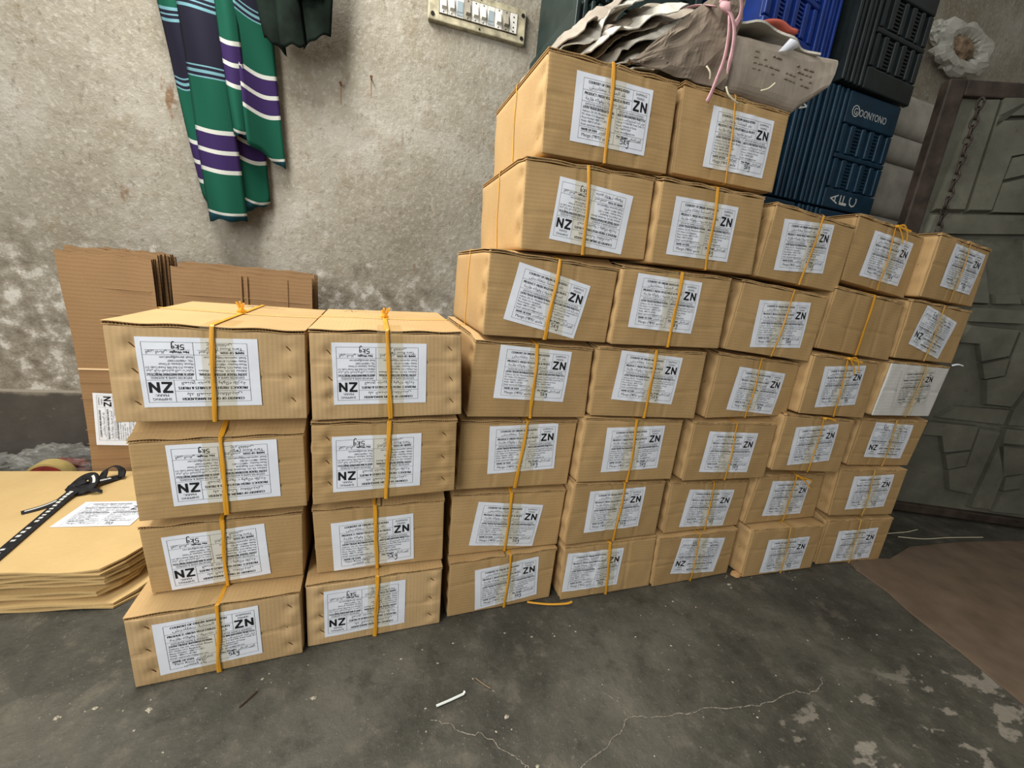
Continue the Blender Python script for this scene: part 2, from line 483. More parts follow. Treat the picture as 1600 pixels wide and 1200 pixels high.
def place_text(s, x, y, h, w):
    V, F = TEXTS[s]
    if len(V) == 0: return np.zeros((0, 2)), []
    V = V.copy(); x0 = V[:, 0].min(); W = max(V[:, 0].max() - x0, 1e-6)
    sy = h / 0.70
    sx = (w / W) if w else sy
    return np.stack([(V[:, 0] - x0) * sx + x, V[:, 1] * sy + y], 1), F

def strokes(lines, w):
    V = []; F = []
    for ln in lines:
        P = smooth_path(ln, max(len(ln) * 4, 6))[:, :2] if len(ln) > 2 else np.array(ln, float)
        T = np.gradient(P, axis=0); T /= np.linalg.norm(T, axis=1)[:, None] + 1e-12
        S = np.stack([-T[:, 1], T[:, 0]], 1) * w / 2
        o = len(V)
        for a, b in zip(P - S, P + S): V += [tuple(a), tuple(b)]
        for i in range(len(P) - 1): F.append((o + 2 * i, o + 2 * i + 2, o + 2 * i + 3, o + 2 * i + 1))
    return np.array(V), F

def hw(lines, ox, oy, s):
    return [[(ox + x * s, oy + y * s) for x, y in ln] for ln in lines]
HAND = [[(0.62, 1.0), (0.1, 0.96), (0.05, 0.55), (0.4, 0.6), (0.55, 0.3), (0.3, 0.02), (-0.05, 0.1)],
        [(0.95, 1.0), (0.85, 0.0)], [(1.35, 0.75), (0.92, 0.42), (1.4, 0.0)],
        [(2.0, 0.75), (1.65, 0.7), (1.65, 0.35), (1.95, 0.4), (2.0, 0.8), (1.95, -0.3), (1.7, -0.6), (1.5, -0.4)]]

def seg_line(x0, y0, x1, y1, t=0.00045, n=14):
    P = np.linspace((x0, y0), (x1, y1), n)
    d = np.array([x1 - x0, y1 - y0]); d /= np.linalg.norm(d); s = np.array([-d[1], d[0]]) * t / 2
    V = np.stack([P - s, P + s], 1).reshape(-1, 2)
    return V, [(2 * i, 2 * i + 2, 2 * i + 3, 2 * i + 1) for i in range(n - 1)]

def print_geo(kind):
    Vs = []; Fs = []; o = 0
    def put(V, F):
        nonlocal o
        if len(V) == 0: return
        Vs.append(V); Fs.extend(tuple(i + o for i in f_) for f_ in F); o += len(V)
    for s, x, y, h, w, bold in ROWS[kind]:
        V, F = place_text(s, x, y, h, w)
        put(V, F)
        for q in range(bold):
            dx = 0.0006 if bold == 1 else 0.0024
            put(V + np.array([dx * (q + 1) / bold, 0]), F)
    for a in ((0.0423, 0.0322, 0.0562, 0.0322), (0.0545, 0.0315, 0.0438, 0.0172), (0.0423, 0.0170, 0.0568, 0.0170), (0.0614, 0.0156, 0.0614, 0.0337), (0.0612, 0.0322, 0.0722, 0.0171), (0.0722, 0.0156, 0.0722, 0.0337)):
        put(*seg_line(*a, t=0.0040, n=9))
    for a in ((FX0, FY0, FX1, FY0), (FX0, FY1, FX1, FY1), (FX0, FY0, FX0, FY1), (FX1, FY0, FX1, FY1),
              (FX0, 0.0310, SX, 0.0310), (FX0, 0.0122, FX1, 0.0122), (SX, 0.0122, SX, FY1), (MX, FY0, MX, 0.0122), (FX0, -0.0300, FX1, -0.0300),
              (-0.061, 0.0052, -0.001, 0.0052), (0.013, 0.0052, 0.071, 0.0052), (-0.064, -0.0380, 0.003, -0.0380), (0.013, -0.0380, 0.073, -0.0380)):
        put(*seg_line(*a))
    return np.concatenate(Vs), Fs
PRINT = {kk: print_geo(kk) for kk in ROWS}

# ------------------------------------------------------------------ room shell
def structure(ob): ob['kind'] = 'structure'; return ob
WALL_Y = 0.93
structure(MB().box((-4, -4, -0.08), (7, 1.05, 0)).build('floor', M['floor']))
structure(MB().box((-4, WALL_Y, 0), (7, 1.05, 3.2)).build('wall_back', M['plaster']))
structure(MB().box((4.4, -4, 0), (4.5, WALL_Y, 3.2)).build('wall_right', M['plaster']))
# dark painted dado with an uneven upper edge
xs = np.linspace(-4, 4.4, 200)
mb = MB()
top = [0.296 + 0.004 * math.sin(x * 7.1) + 0.003 * noise.noise((x * 9, 0, 0)) for x in xs]
poly = list(zip(xs, top))
V = []; F = []
for x, t in poly:
    V += [(x, WALL_Y - 0.010, 0), (x, WALL_Y - 0.010, t - 0.006), (x, WALL_Y - 0.002, t), (x, WALL_Y + 0.01, t)]
for i in range(len(poly) - 1):
    a = i * 4
    for j in range(3): F.append((a + j, a + 4 + j, a + 5 + j, a + 1 + j))
structure(mesh_obj('trim_1', V, F, M['dado']))
# pale lime-filled cracks in the floor
floor = bpy.data.objects['floor']
def crack(pts, w):
    P = smooth_path([(x, y, 0.0006) for x, y in pts], len(pts) * 6)
    P[:, :2] += np.array([[0.006 * noise.noise((i * 0.6, q, 3.3)) for q in (1.5, 9.5)] for i in range(len(P))])
    ww = np.array([w * (0.5 + 0.9 * abs(noise.noise((i * 0.45, 4.2, 0)))) for i in range(len(P))])
    V, F, uv = ribbon(P, np.tile([0, 0, 1.0], (len(P), 1)), ww, 0.0005)
    mesh_obj('crack', V, F, M['crack'], floor, uv)
M['crack'] = plain('crack_filling', srgb(134, 128, 115), 0.9, 0.1, 200, 0.35)
crack([(0.80, -0.41), (0.90, -0.375), (0.944, -0.351), (1.035, -0.32), (1.075, -0.296), (1.112, -0.303), (1.179, -0.316), (1.241, -0.318), (1.334, -0.336), (1.391, -0.34), (1.471, -0.336), (1.513, -0.346), (1.575, -0.326)], 0.0034)
crack([(0.70, -0.21), (0.73, -0.223), (0.756, -0.246), (0.794, -0.263), (0.831, -0.303), (0.852, -0.326), (0.87, -0.36)], 0.0030)
crack([(1.075, -0.296), (1.07, -0.26), (1.05, -0.235)], 0.002)
BOXES={
'1-1':(0.05,[(0.1733, -0.026, 0.1595), (0.4548, -0.012, 0.1579), (0.4575, -0.0118, 0.001), (0.1759, -0.0259, 0.001)],(0.1229, 0.08, 0.03, 0),0.1414,0.134,(0, 0)),
'1-2':(0.02,[(0.1876, 0.0256, 0.3079), (0.4564, 0.031, 0.3128), (0.4557, 0.031, 0.1609), (0.1951, 0.0258, 0.1625)],(0.1127, 0.0674, 0.064, 1),0.1277,0.1265,(0.0223, 0.021)),
'1-3':(0.03,[(0.2008, 0.0005, 0.4872), (0.4654, 0.0085, 0.4921), (0.4692, 0.0086, 0.3368), (0.2021, 0.0006, 0.3332)],(0.1357, 0.0874, 0.029, 1),0.1326,0.1325,(0.0295, 0.0273)),
'1-4':(0.02,[(0.1928, -0.0062, 0.6857), (0.4729, -0.0006, 0.6864), (0.4735, -0.0006, 0.5225), (0.1925, -0.0062, 0.5197)],(0.1241, 0.0874, 0.023, 1),0.142,0.1376,(0, 0)),
'2-1':(0.02,[(0.462, 0.0011, 0.1598), (0.7455, 0.0068, 0.1583), (0.7488, 0.0068, 0.001), (0.4631, 0.0011, 0.001)],(0.1179, 0.0794, 0.012, 1),0.1413,0.1384,(0, 0)),
'2-2':(0.0,[(0.473, 0.0278, 0.3166), (0.7437, 0.0278, 0.3193), (0.7491, 0.0278, 0.1613), (0.4808, 0.0278, 0.1628)],(0.1146, 0.0606, 0.051, 0),0.1206,0.1231,(0.0246, 0.031)),
'2-3':(0.02,[(0.4781, -0.0028, 0.5166), (0.7539, 0.0027, 0.5183), (0.7595, 0.0028, 0.3532), (0.4787, -0.0028, 0.3442)],(0.1203, 0.086, 0.017, 1),0.1405,0.1369,(0, 0.0092)),
'2-4':(0.0,[(0.4774, -0.0042, 0.6899), (0.7485, -0.0042, 0.7009), (0.761, -0.0042, 0.5305), (0.4805, -0.0042, 0.5196)],(0.1197, 0.0932, 0.036, 1),0.1331,0.1379,(0, 0)),
'3-1':(0.04,[(0.7643, 0.0202, 0.154), (1.0449, 0.0315, 0.154), (1.0438, 0.0314, 0.001), (0.7669, 0.0203, 0.001)],(0.1485, 0.0712, 0.076, 0),0.1505,0.1488,(0, 0)),
'3-2':(-0.01,[(0.7631, 0.0428, 0.3204), (1.0512, 0.0399, 0.3146), (1.0482, 0.0399, 0.157), (0.7642, 0.0428, 0.157)],(0.1379, 0.0729, -0.126, 0),0.1412,0.1411,(0.0109, 0.0126)),
'3-3':(0.0,[(0.7685, 0.0375, 0.503), (1.0531, 0.0375, 0.4995), (1.0495, 0.0375, 0.3303), (0.7685, 0.0375, 0.3344)],(0.1524, 0.0983, 0.036, 0),0.1537,0.143,(0.0082, 0.0077)),
'3-4':(0.0,[(0.7837, 0.0255, 0.6822), (1.0586, 0.0255, 0.6784), (1.0645, 0.0255, 0.5103), (0.7775, 0.0255, 0.5141)],(0.1415, 0.1025, -0.051, 0),0.1383,0.1431,(0.008, 0.0105)),
'3-5':(-0.01,[(0.7965, 0.0189, 0.8634), (1.0849, 0.016, 0.8549), (1.0814, 0.016, 0.6919), (0.7957, 0.0189, 0.6931)],(0.1337, 0.078, -0.193, 0),0.147,0.1365,(0.0022, 0.0211)),
'3-6':(-0.02,[(0.8505, 0.0204, 1.037), (1.1355, 0.0147, 1.0455), (1.144, 0.0144, 0.879), (0.8583, 0.0202, 0.8686)],(0.1448, 0.0799, -0.069, 1),0.1302,0.1362,(0.0054, 0.0069)),
'3-7':(0.0,[(0.8722, 0.0175, 1.2177), (1.1554, 0.0175, 1.2246), (1.1637, 0.0175, 1.0554), (0.8794, 0.0175, 1.0454)],(0.1367, 0.0912, 0.018, 0),0.1309,0.1349,(0, 0)),
'4-1':(0.0,[(1.0581, 0.0148, 0.1642), (1.3387, 0.0148, 0.1653), (1.3485, 0.0148, 0.001), (1.0667, 0.0148, 0.001)],(0.0657, 0.0846, -0.01, 0),0.1292,0.137,(0.006, 0)),
'4-2':(0.03,[(1.0568, 0.011, 0.3464), (1.3344, 0.0194, 0.3307), (1.3364, 0.0194, 0.1683), (1.0522, 0.0108, 0.1732)],(0.1337, 0.0895, -0.004, 0),0.1449,0.1424,(0, 0.0059)),
'4-3':(0.01,[(1.0575, 0.0094, 0.5166), (1.3425, 0.0123, 0.5058), (1.342, 0.0123, 0.3396), (1.0576, 0.0094, 0.3494)],(0.1455, 0.0846, 0.017, 0),0.1384,0.1448,(0, 0.0056)),
'4-4':(-0.05,[(1.0657, 0.0138, 0.6836), (1.356, -0.0007, 0.6861), (1.362, -0.001, 0.5144), (1.0685, 0.0137, 0.5196)],(0.1345, 0.0962, -0.058, 0),0.1455,0.1436,(0.0052, 0.0088)),
'4-5':(-0.05,[(1.0889, 0.002, 0.8626), (1.3699, -0.0121, 0.8646), (1.377, -0.0124, 0.6978), (1.0854, 0.0022, 0.6918)],(0.1207, 0.0981, -0.026, 0),0.1444,0.1431,(0.008, 0.0083)),
'4-6':(-0.01,[(1.1427, -0.0038, 1.0434), (1.4172, -0.0065, 1.048), (1.4319, -0.0067, 0.8759), (1.148, -0.0038, 0.8735)],(0.1168, 0.0818, 0.009, 0),0.1387,0.1413,(0.0165, 0.0146)),
'4-7':(-0.02,[(1.1726, 0.0253, 1.2325), (1.4589, 0.0195, 1.2323), (1.4626, 0.0195, 1.0655), (1.1829, 0.0251, 1.0628)],(0.1539, 0.0847, 0.016, 0),0.1264,0.1398,(0, 0)),
'5-1':(0.02,[(1.3427, 0.0082, 0.1627), (1.6302, 0.014, 0.158), (1.6345, 0.0141, 0.001), (1.3525, 0.0084, 0.001)],(0.1451, 0.0957, -0.117, 1),0.1389,0.1368,(0, 0)),
'5-2':(0.02,[(1.3575, 0.0206, 0.3255), (1.6396, 0.0262, 0.3105), (1.6415, 0.0262, 0.161), (1.3636, 0.0207, 0.1657)],(0.1372, 0.0608, -0.084, 0),0.1442,0.1461,(0.0067, 0.0178)),
'5-3':(-0.02,[(1.3747, 0.006, 0.5048), (1.6553, 0.0004, 0.4982), (1.6607, 0.0001, 0.3313), (1.374, 0.006, 0.3353)],(0.1332, 0.0805, -0.045, 0),0.1363,0.139,(0.0031, 0.0155)),
'5-4':(0.0,[(1.4114, 0.011, 0.6859), (1.6924, 0.011, 0.6697), (1.6935, 0.011, 0.5167), (1.4077, 0.011, 0.5109)],(0.15, 0.0763, -0.088, 0),0.1364,0.1306,(0.0072, 0.0039)),
'5-5':(-0.03,[(1.4208, -0.0005, 0.866), (1.7029, -0.009, 0.8502), (1.6943, -0.0087, 0.6766), (1.4096, -0.0002, 0.696)],(0.1533, 0.0719, 0.04, 0),0.1567,0.1471,(0.0071, 0.0094)),
'5-6':(0.01,[(1.4653, 0.0016, 1.0455), (1.7458, 0.0044, 1.0286), (1.7424, 0.0044, 0.8626), (1.4561, 0.0015, 0.8761)],(0.1279, 0.0825, 0.049, 0),0.1539,0.1385,(0, 0)),
'6-1':(-0.03,[(1.6616, -0.012, 0.1687), (1.9494, -0.0206, 0.1607), (1.9523, -0.0207, 0.001), (1.6667, -0.0121, 0.001)],(0.1482, 0.0663, -0.015, 0),0.1408,0.1519,(0, 0)),
'6-2':(0.02,[(1.6635, 0.0135, 0.3336), (1.9417, 0.0191, 0.3196), (1.9542, 0.0194, 0.1637), (1.6469, 0.0132, 0.1717)],(0.1526, 0.0757, -0.047, 0),0.1546,0.1514,(0.0239, 0.0164)),
'6-3':(-0.01,[(1.6662, -0.0112, 0.5309), (1.9449, -0.014, 0.5099), (1.9466, -0.014, 0.339), (1.6647, -0.0111, 0.3605)],(0.1338, 0.0763, 0.052, 0),0.142,0.1415,(0, 0.0019)),
'6-4':(0.02,[(1.6964, -0.0195, 0.7026), (1.9695, -0.014, 0.6881), (1.9797, -0.0138, 0.5148), (1.6975, -0.0196, 0.5339)],(0.1335, 0.0801, 0.045, 0),0.1284,0.1372,(0.0079, 0)),
'6-5':(-0.02,[(1.7295, -0.002, 0.8791), (2.0036, -0.0075, 0.8598), (2.0165, -0.0078, 0.6911), (1.7218, -0.0019, 0.7135)],None,0.1471,0.1422,(0.0143, 0.0093)),
'6-6':(0.0,[(1.7618, 0.0154, 1.0642), (2.0391, 0.0154, 1.0413), (2.0367, 0.0154, 0.8721), (1.7628, 0.0154, 0.8964)],(0.1471, 0.0703, -0.079, 0),0.141,0.1456,(0, 0)),
'7-1':(-0.09,[(1.9825, -0.0107, 0.1674), (2.2597, -0.0358, 0.1637), (2.2597, -0.0357, 0.001), (1.9852, -0.011, 0.001)],(0.1373, 0.0691, 0.036, 0),0.127,0.1366,(0.0129, 0.0092)),
'7-2':(-0.08,[(1.9637, -0.0082, 0.3465), (2.249, -0.0311, 0.3411), (2.2495, -0.0311, 0.1759), (1.975, -0.0091, 0.1833)],(0.1373, 0.0822, 0.031, 0),0.1337,0.1393,(0, 0)),
'7-3':(-0.07,[(2.0175, 0.0074, 0.5068), (2.303, -0.0126, 0.5031), (2.2823, -0.0112, 0.3441), (2.0141, 0.0076, 0.3495)],(0.14, 0.0846, -0.048, 1),0.1341,0.1494,(0.0146, 0.0124)),
'7-4':(0.01,[(2.0225, -0.0162, 0.6933), (2.3116, -0.0133, 0.6849), (2.2927, -0.0135, 0.5185), (2.0101, -0.0163, 0.5244)],(0.1535, 0.0894, 0.059, 0),0.1574,0.1535,(0.0052, 0.0063)),
'7-5':(0.0,[(2.0208, -0.015, 0.8725), (2.3096, -0.015, 0.8593), (2.307, -0.015, 0.6943), (2.0244, -0.015, 0.7016)],(0.1334, 0.082, -0.238, 1),0.1423,0.1343,(0.0038, 0.0085)),
'7-6':(0.04,[(2.0431, -0.0195, 1.0512), (2.3055, -0.0088, 1.0382), (2.3173, -0.0083, 0.8708), (2.0407, -0.0197, 0.8792)],(0.1561, 0.0889, -0.072, 0),0.1458,0.1397,(0, 0)),
}

# ------------------------------------------------------------------ cartons
ORD = ['bottom carton', 'second carton up', 'third carton up', 'fourth carton up', 'fifth carton up', 'sixth carton up', 'topmost carton']
COLN = {1: 'the leftmost low stack', 2: 'the second low stack from left', 3: 'the left of the two tallest stacks', 4: 'the right of the two tallest stacks',
        5: 'the stack third from the gate', 6: 'the stack second from the gate', 7: 'the stack nearest the gate'}
NCOL = {1: 4, 2: 4, 3: 7, 4: 7, 5: 6, 6: 6, 7: 6}
CART_D = 0.352
FRONT_STAPLES = {'1-4', '1-1', '2-4', '2-3', '2-1'}
RIB_V = {'1-4', '2-4', '1-1', '2-1'}
PALE = {'7-1', '7-2', '7-3', '7-4', '7-5', '7-6', '6-1'}
KNOTS = {'1-4': 'stub', '2-4': 'stub', '6-6': 'bow', '6-4': 'bow', '6-2': 'long', '6-3': 'side', '7-4': None}
LABEL_W, LABEL_H = 0.1674, 0.117

def build_carton(key):
    yaw, P, lab, s0, s1, lift = BOXES[key]
    col, row = int(key[0]), int(key[2])
    rs = random.Random(hash(key) % 1000 if False else col * 31 + row * 7)
    TL, TR, BR, BL = [np.array(q) for q in P]
    nrm = np.array([math.sin(yaw), -math.cos(yaw), 0]); eu = np.array([math.cos(yaw), math.sin(yaw), 0]); ez = np.array([0, 0, 1.0])
    W = (np.linalg.norm(TR - TL) + np.linalg.norm(BR - BL)) / 2
    H = (np.linalg.norm(TL - BL) + np.linalg.norm(TR - BR)) / 2
    D = CART_D
    look = 'upside-down label' if lab and lab[3] else 'upright label'
    if key == '6-5': look = 'no label'
    rowname = 'topmost carton' if row == NCOL[col] else ORD[row - 1]
    if key == '7-4':
        lbl = 'white-faced carton, fourth up in ' + COLN[col]
    elif key == '6-5':
        lbl = 'plain brown carton without a label, fifth up in ' + COLN[col]
    else:
        lbl = 'brown carton, %s, %s in %s' % (look, rowname, COLN[col])
    base = (BL + BR) / 2 - nrm * D / 2
    base[2] = min(BL[2], BR[2])
    root = thing('carton', lbl, 'carton', tuple(base), 'strapped cartons stacked in rows')

    inw = np.array([-0.3 * math.sin(yaw), math.cos(0.3 * yaw), 0])
    def mp(A, B, C_):
        """box coordinates in metres (right, up, inwards) to coordinates local to the carton"""
        A = np.asarray(A, float); B = np.asarray(B, float); C_ = np.asarray(C_, float)
        u = (A / W)[..., None]; v = (B / H)[..., None]
        X = (BL * (1 - u) + BR * u) * (1 - v) + (TL * (1 - u) + TR * u) * v
        lf = np.clip((C_ - 0.004) / 0.055, 0, 1); lf = lf * lf * (3 - 2 * lf)
        lz = (lift[0] * (1 - u[..., 0]) + lift[1] * u[..., 0]) * lf * np.clip(v[..., 0], 0, 1.1)
        X = X + inw * C_[..., None]
        X[..., 2] += lz
        return X - base
    # surface relief of the front panel
    ph = [rs.uniform(0, 6.28) for _ in range(8)]
    vcre = [rs.uniform(0.3, 0.45) * W, rs.uniform(0.55, 0.75) * W] if rs.random() < 0.75 else [rs.uniform(0.4, 0.6) * W]
    hcre = [rs.uniform(0.25, 0.45) * H, rs.uniform(0.55, 0.7) * H] if rs.random() < 0.55 else [rs.uniform(0.35, 0.6) * H]
    bul = rs.uniform(0.0004, 0.0020)
    wrk = 0.0 if col < 3 else (0.0003 if col == 3 else 0.0007)
    stp = []
    if key in FRONT_STAPLES:
        for b in (0.22, 0.50, 0.80):
            stp.append((0.030 + rs.uniform(-.004, .004), (b + rs.uniform(-.04, .04)) * H))
            stp.append((W - 0.024 + rs.uniform(-.004, .004), (b - 0.03 + rs.uniform(-.04, .04)) * H))
    def relief_of(a, b, lab_only=False):
        d = bul * np.sin(np.pi * np.clip(a / W, 0, 1)) * np.sin(np.pi * np.clip(b / H, 0, 1))
        d = d + 0.0007 * np.sin(a * 55 + ph[0]) * np.sin(b * 43 + ph[1])
        if not lab_only: d = d - 0.0003 * (1 + np.sin(a * 120 + ph[2] + 2 * np.sin(b * 31 + ph[3])))
        for c in ([] if lab_only else vcre): d = d - 0.0024 * np.exp(-((a - c) / 0.0030) ** 2)
        for c in ([] if lab_only else hcre): d = d - 0.0024 * np.exp(-((b - c - 0.002 * np.sin(a * 30 + ph[4])) / 0.0020) ** 2)
        for (sa, sb) in stp:
            r2 = (a - sa) ** 2 + (b - sb) ** 2
            side = -1 if sa < W / 2 else 1
            d = d - (0 if lab_only else 0.0042) * np.exp(-r2 / (2 * 0.0062 ** 2))
            d = d + 0.0026 * np.exp(-((a - sa - side * 0.008) ** 2 / (2 * 0.0065 ** 2) + (b - sb - 0.014) ** 2 / (2 * 0.010 ** 2))) + 0.0020 * np.exp(-((a - sa - side * 0.004) ** 2 + (b - sb + 0.017) ** 2) / (2 * 0.0070 ** 2))
        edge = np.minimum(np.minimum(a, W - a), np.minimum(b, H - b))
        return d * np.clip(edge / 0.006, 0.1, 1)
    disp = relief_of
    cm = M['card_v'] if key in RIB_V else M['card_h']
    # body behind the front panel
    HB = H - 0.0058
    V, F = rounded_box((W, HB, D - 0.0055), 0.007, ([0.014] + list(np.linspace(0.03, W - 0.03, 8)) + [W - 0.014], 18, [0.011, 0.016, 0.021, 0.027, 0.033, 0.039, 0.046, 0.055, 0.075, 0.11, 0.15, 0.20, 0.25, 0.30]))
    a, b, c = V[:, 0], V[:, 1], V[:, 2] + 0.0055
    q = 0.0016 * np.sin(b * 60 + ph[5]) * np.sin(c * 35 + ph[6])
    lw = np.clip((0.02 - a) / 0.02, 0, 1) * np.clip(b / .01, 0, 1) * np.clip((HB - b) / .01, 0, 1)
    dent = sum(0.0042 * np.exp(-((b - t * H + 0.35 * (c - 0.028)) ** 2 / (2 * 0.0075 ** 2) + (c - 0.026) ** 2 / (2 * 0.012 ** 2))) - 0.0014 * np.exp(-((b - t * H - 0.024) ** 2 / (2 * 0.010 ** 2) + (c - 0.022) ** 2 / (2 * 0.012 ** 2))) for t in (0.2, 0.5, 0.8))
    a2 = a + lw * (q * 0.6 + dent)
    uv = np.stack([np.where((a < 0.003) | (a > W - 0.003), c, a), np.where((b < 0.003) | (b > HB - 0.003), c, b)], 1)
    mesh_obj('body', mp(a2, b, c), F, M['card_side'], root, uv, smooth=True)
    # front panel
    PW, PH = W - 0.0020, HB - 0.0020
    V, F = rounded_box((PW, PH, 0.0050), 0.0020, (56, 34, 1))
    a, b, c = V[:, 0] + 0.0010, V[:, 1] + 0.0010, V[:, 2]
    X = mp(a, b, c) + nrm * disp(a, b)[:, None]
    mesh_obj('front_panel', X, F, M['card_white'] if key == '7-4' else cm, root, np.stack([a, b], 1), smooth=True)
    # top flaps: two liners with fluting between them, raw edge to the front
    for side in (0, 1):
        x0, x1 = (0.0, W / 2 - 0.002) if side == 0 else (W / 2 + 0.002, W)
        nx = 14
        mb = MB()
        oh = rs.uniform(-0.0015, 0.0025)
        for (b0, b1) in ((H - 0.0058, H - 0.0046), (H - 0.0012, H)):
            xs_ = np.linspace(x0, x1, nx + 1); cs = np.array([-oh, 0.02, 0.05, 0.12, 0.22, D])
            wob = lambda x, c_: 0.0011 * np.sin(x * 70 + ph[side]) * np.clip((0.05 - c_) / 0.05, 0, 1)
            Xg, Cg = np.meshgrid(xs_, cs)
            fr = np.where(Cg < 0.001, 0.0012 * np.sin(Xg * 95 + ph[side + 2]), 0)
            lo = mp(Xg, b0 + wob(Xg, Cg) - 0.0, Cg + fr).reshape(-1, 3); hi = mp(Xg, b1 + wob(Xg, Cg), Cg + fr).reshape(-1, 3)
            n0 = len(lo); nu = nx + 1; nv = len(cs)
            FF = [tuple(reversed(g)) for g in grid_faces(nu, nv)] + grid_faces(nu, nv, n0)
            ring = [i for i in range(nu)] + [j * nu + nu - 1 for j in range(1, nv)] + [(nv - 1) * nu + i for i in range(nu - 2, -1, -1)] + [j * nu for j in range(nv - 2, 0, -1)]
            FF += [(p_, q_, q_ + n0, p_ + n0) for p_, q_ in zip(ring, ring[1:] + ring[:1])]
            uvv = np.stack([Xg.ravel(), Cg.ravel()], 1)
            mb.add(np.concatenate([lo, hi]), FF, np.concatenate([uvv, uvv]))
        fl = mb.build('flap', M['card_side'], root)
        nw = int((x1 - x0) / 0.0045)
        xz = np.linspace(x0 + 0.001, x1 - 0.001, nw * 2 + 1)
        bz = np.where(np.arange(len(xz)) % 2 == 0, H - 0.0047, H - 0.0011)
        wobz = 0.0011 * np.sin(xz * 70 + ph[side])
        fr_ = mp(xz, bz + wobz, np.full(len(xz), -0.0002 - oh)); bk = mp(xz, bz, np.full(len(xz), 0.012))
        n0 = len(xz)
        mesh_obj('fluting', np.concatenate([fr_, bk]), [(i, i + 1, i + 1 + n0, i + n0) for i in range(n0 - 1)], M['card_edge'], fl)
    # label and its print
    if lab:
        la, lb_, lang, flip = lab
        half = abs(LABEL_W / 2 * math.cos(lang)) + abs(LABEL_H / 2 * math.sin(lang))
        la = min(max(la, half + 0.001), W - half - 0.001)
        # label centre is given along the front, measured from the lower left corner
        half_h = abs(LABEL_H / 2 * math.cos(lang)) + abs(LABEL_W / 2 * math.sin(lang))
        lb_ = min(max(lb_, half_h + 0.003), HB - half_h - 0.001) if 2 * half_h < HB - 0.004 else HB / 2
        ca, sa = math.cos(lang), math.sin(lang)
        a_off = BL @ eu; z0 = BL[2]
        def on_front(x, y, off):
            A = la + x * ca - y * sa; B = lb_ + x * sa + y * ca
            X = BL + A[:, None] * eu + B[:, None] * ez
            return X + nrm * (relief_of(A, B, True) + off)[:, None] - base
        gx, gy = np.meshgrid(np.linspace(-LABEL_W / 2, LABEL_W / 2, 34), np.linspace(-LABEL_H / 2, LABEL_H / 2, 24))
        gx = gx.ravel(); gy = gy.ravel()
        n0 = len(gx)
        t_ = on_front(gx, gy, 0.0010 + wrk * (1 + np.sin(gx * 170 + 3 * np.sin(gy * 25 + ph[3]) + ph[6])) * np.clip(1.6 - np.abs(gx) / 0.05, 0, 1))
        FF = grid_faces(34, 24)
        lo = mesh_obj('label', t_, FF, M['card_white'] if key == '7-4' else M['paper'], root, np.stack([gx, gy], 1), smooth=True)
        T3 = t_.reshape(24, 34, 3)
        def on_label(x, y, off):
            fx = np.clip((x / LABEL_W + 0.5) * 33, 0, 32.999); fy = np.clip((y / LABEL_H + 0.5) * 23, 0, 22.999)
            i = fx.astype(int); j = fy.astype(int); p_ = (fx - i)[:, None]; q_ = (fy - j)[:, None]
            X = (T3[j, i] * (1 - p_) + T3[j, i + 1] * p_) * (1 - q_) + (T3[j + 1, i] * (1 - p_) + T3[j + 1, i + 1] * p_) * q_
            return X + nrm * off
        V2, F2 = PRINT['taro' if col < 3 else 'mango']
        sg = -1 if flip else 1
        mesh_obj('print', on_label(V2[:, 0] * sg, V2[:, 1] * sg, 0.00035), F2, M['ink'], lo)
        hs = 0.0088 * rs.uniform(0.85, 1.1)
        V3, F3 = strokes(hw(HAND, 0.024 + rs.uniform(-.004, .006), -0.0480 + rs.uniform(0, .002), hs), 0.0013)
        mesh_obj('handwriting', on_label(V3[:, 0] * sg, V3[:, 1] * sg, 0.0005), F3, M['pen'], lo)
    # clear tape down the middle of the front
    tw = 0.046
    tc = (s0 + s1) / 2 + rs.uniform(-0.012, 0.012)
    rowsT = [(H + 0.0004, c_) for c_ in (0.075, 0.05, 0.03, 0.015, 0.004)] + [(b_, -1) for b_ in np.linspace(H - 0.003, 0.004, 30)]
    VT = []
    lat = np.linspace(-tw / 2, tw / 2, 13)
    for b_, c_ in rowsT:
        A = np.clip(tc + lat, 0.002, W - 0.002); B = np.full(13, b_)
        if c_ >= 0: VT.append(mp(A, B, np.full(13, c_)))
        else: VT.append(mp(A, B, np.zeros(13)) + nrm * (relief_of(A, B, True) + 0.0018 + 2 * wrk + 0.0002 * np.sin(B * 300 + A * 90))[:, None])
    mesh_obj('tape', np.concatenate(VT), grid_faces(13, len(rowsT)), M['tape'], root, smooth=True)
    # straps
    rm = M['raffia_pale'] if key in PALE else M['raffia']
    mb = MB()
    nst = 3 if col < 5 else 2
    wid = 0.0052 if col < 5 else 0.0038
    if key == '6-5': nst, wid = 3, 0.006
    if key == '4-7': nst, wid = 2, 0.0028
    for st in range(nst):
        pts = []; nn = []
        off = (st - (nst - 1) / 2) * wid * 0.32
        wv = lambda t: off * math.cos(t * math.pi * 1.6 + st) + 0.0012 * math.sin(t * 7 + ph[st])
        for t in np.linspace(0, 1, 16):
            A = np.array([s1 + (s0 - s1) * t + wv(t)]); B = np.array([t * (H - 0.0005)])
            pts.append((mp(A, B, np.zeros(1))[0] + nrm * (float(relief_of(A, B, True)[0]) + 0.0024 + 2 * wrk + 0.0004 * st + 0.0012 * math.sin(math.pi * t)))); nn.append(nrm)
        for c_ in np.linspace(0.0, D, 12):
            pts.append(mp(np.array([s0 + wv(0.5) + off]), np.array([H + (0.0020 if row == NCOL[col] else 0.0003)]), np.array([c_]))[0]); nn.append(ez)
        nn[16] = (nrm + ez) / 1.414
        for t in np.linspace(1, 0, 5):
            pts.append(mp(np.array([s0]), np.array([H * t]), np.array([D + 0.0012]))[0]); nn.append(-nrm)
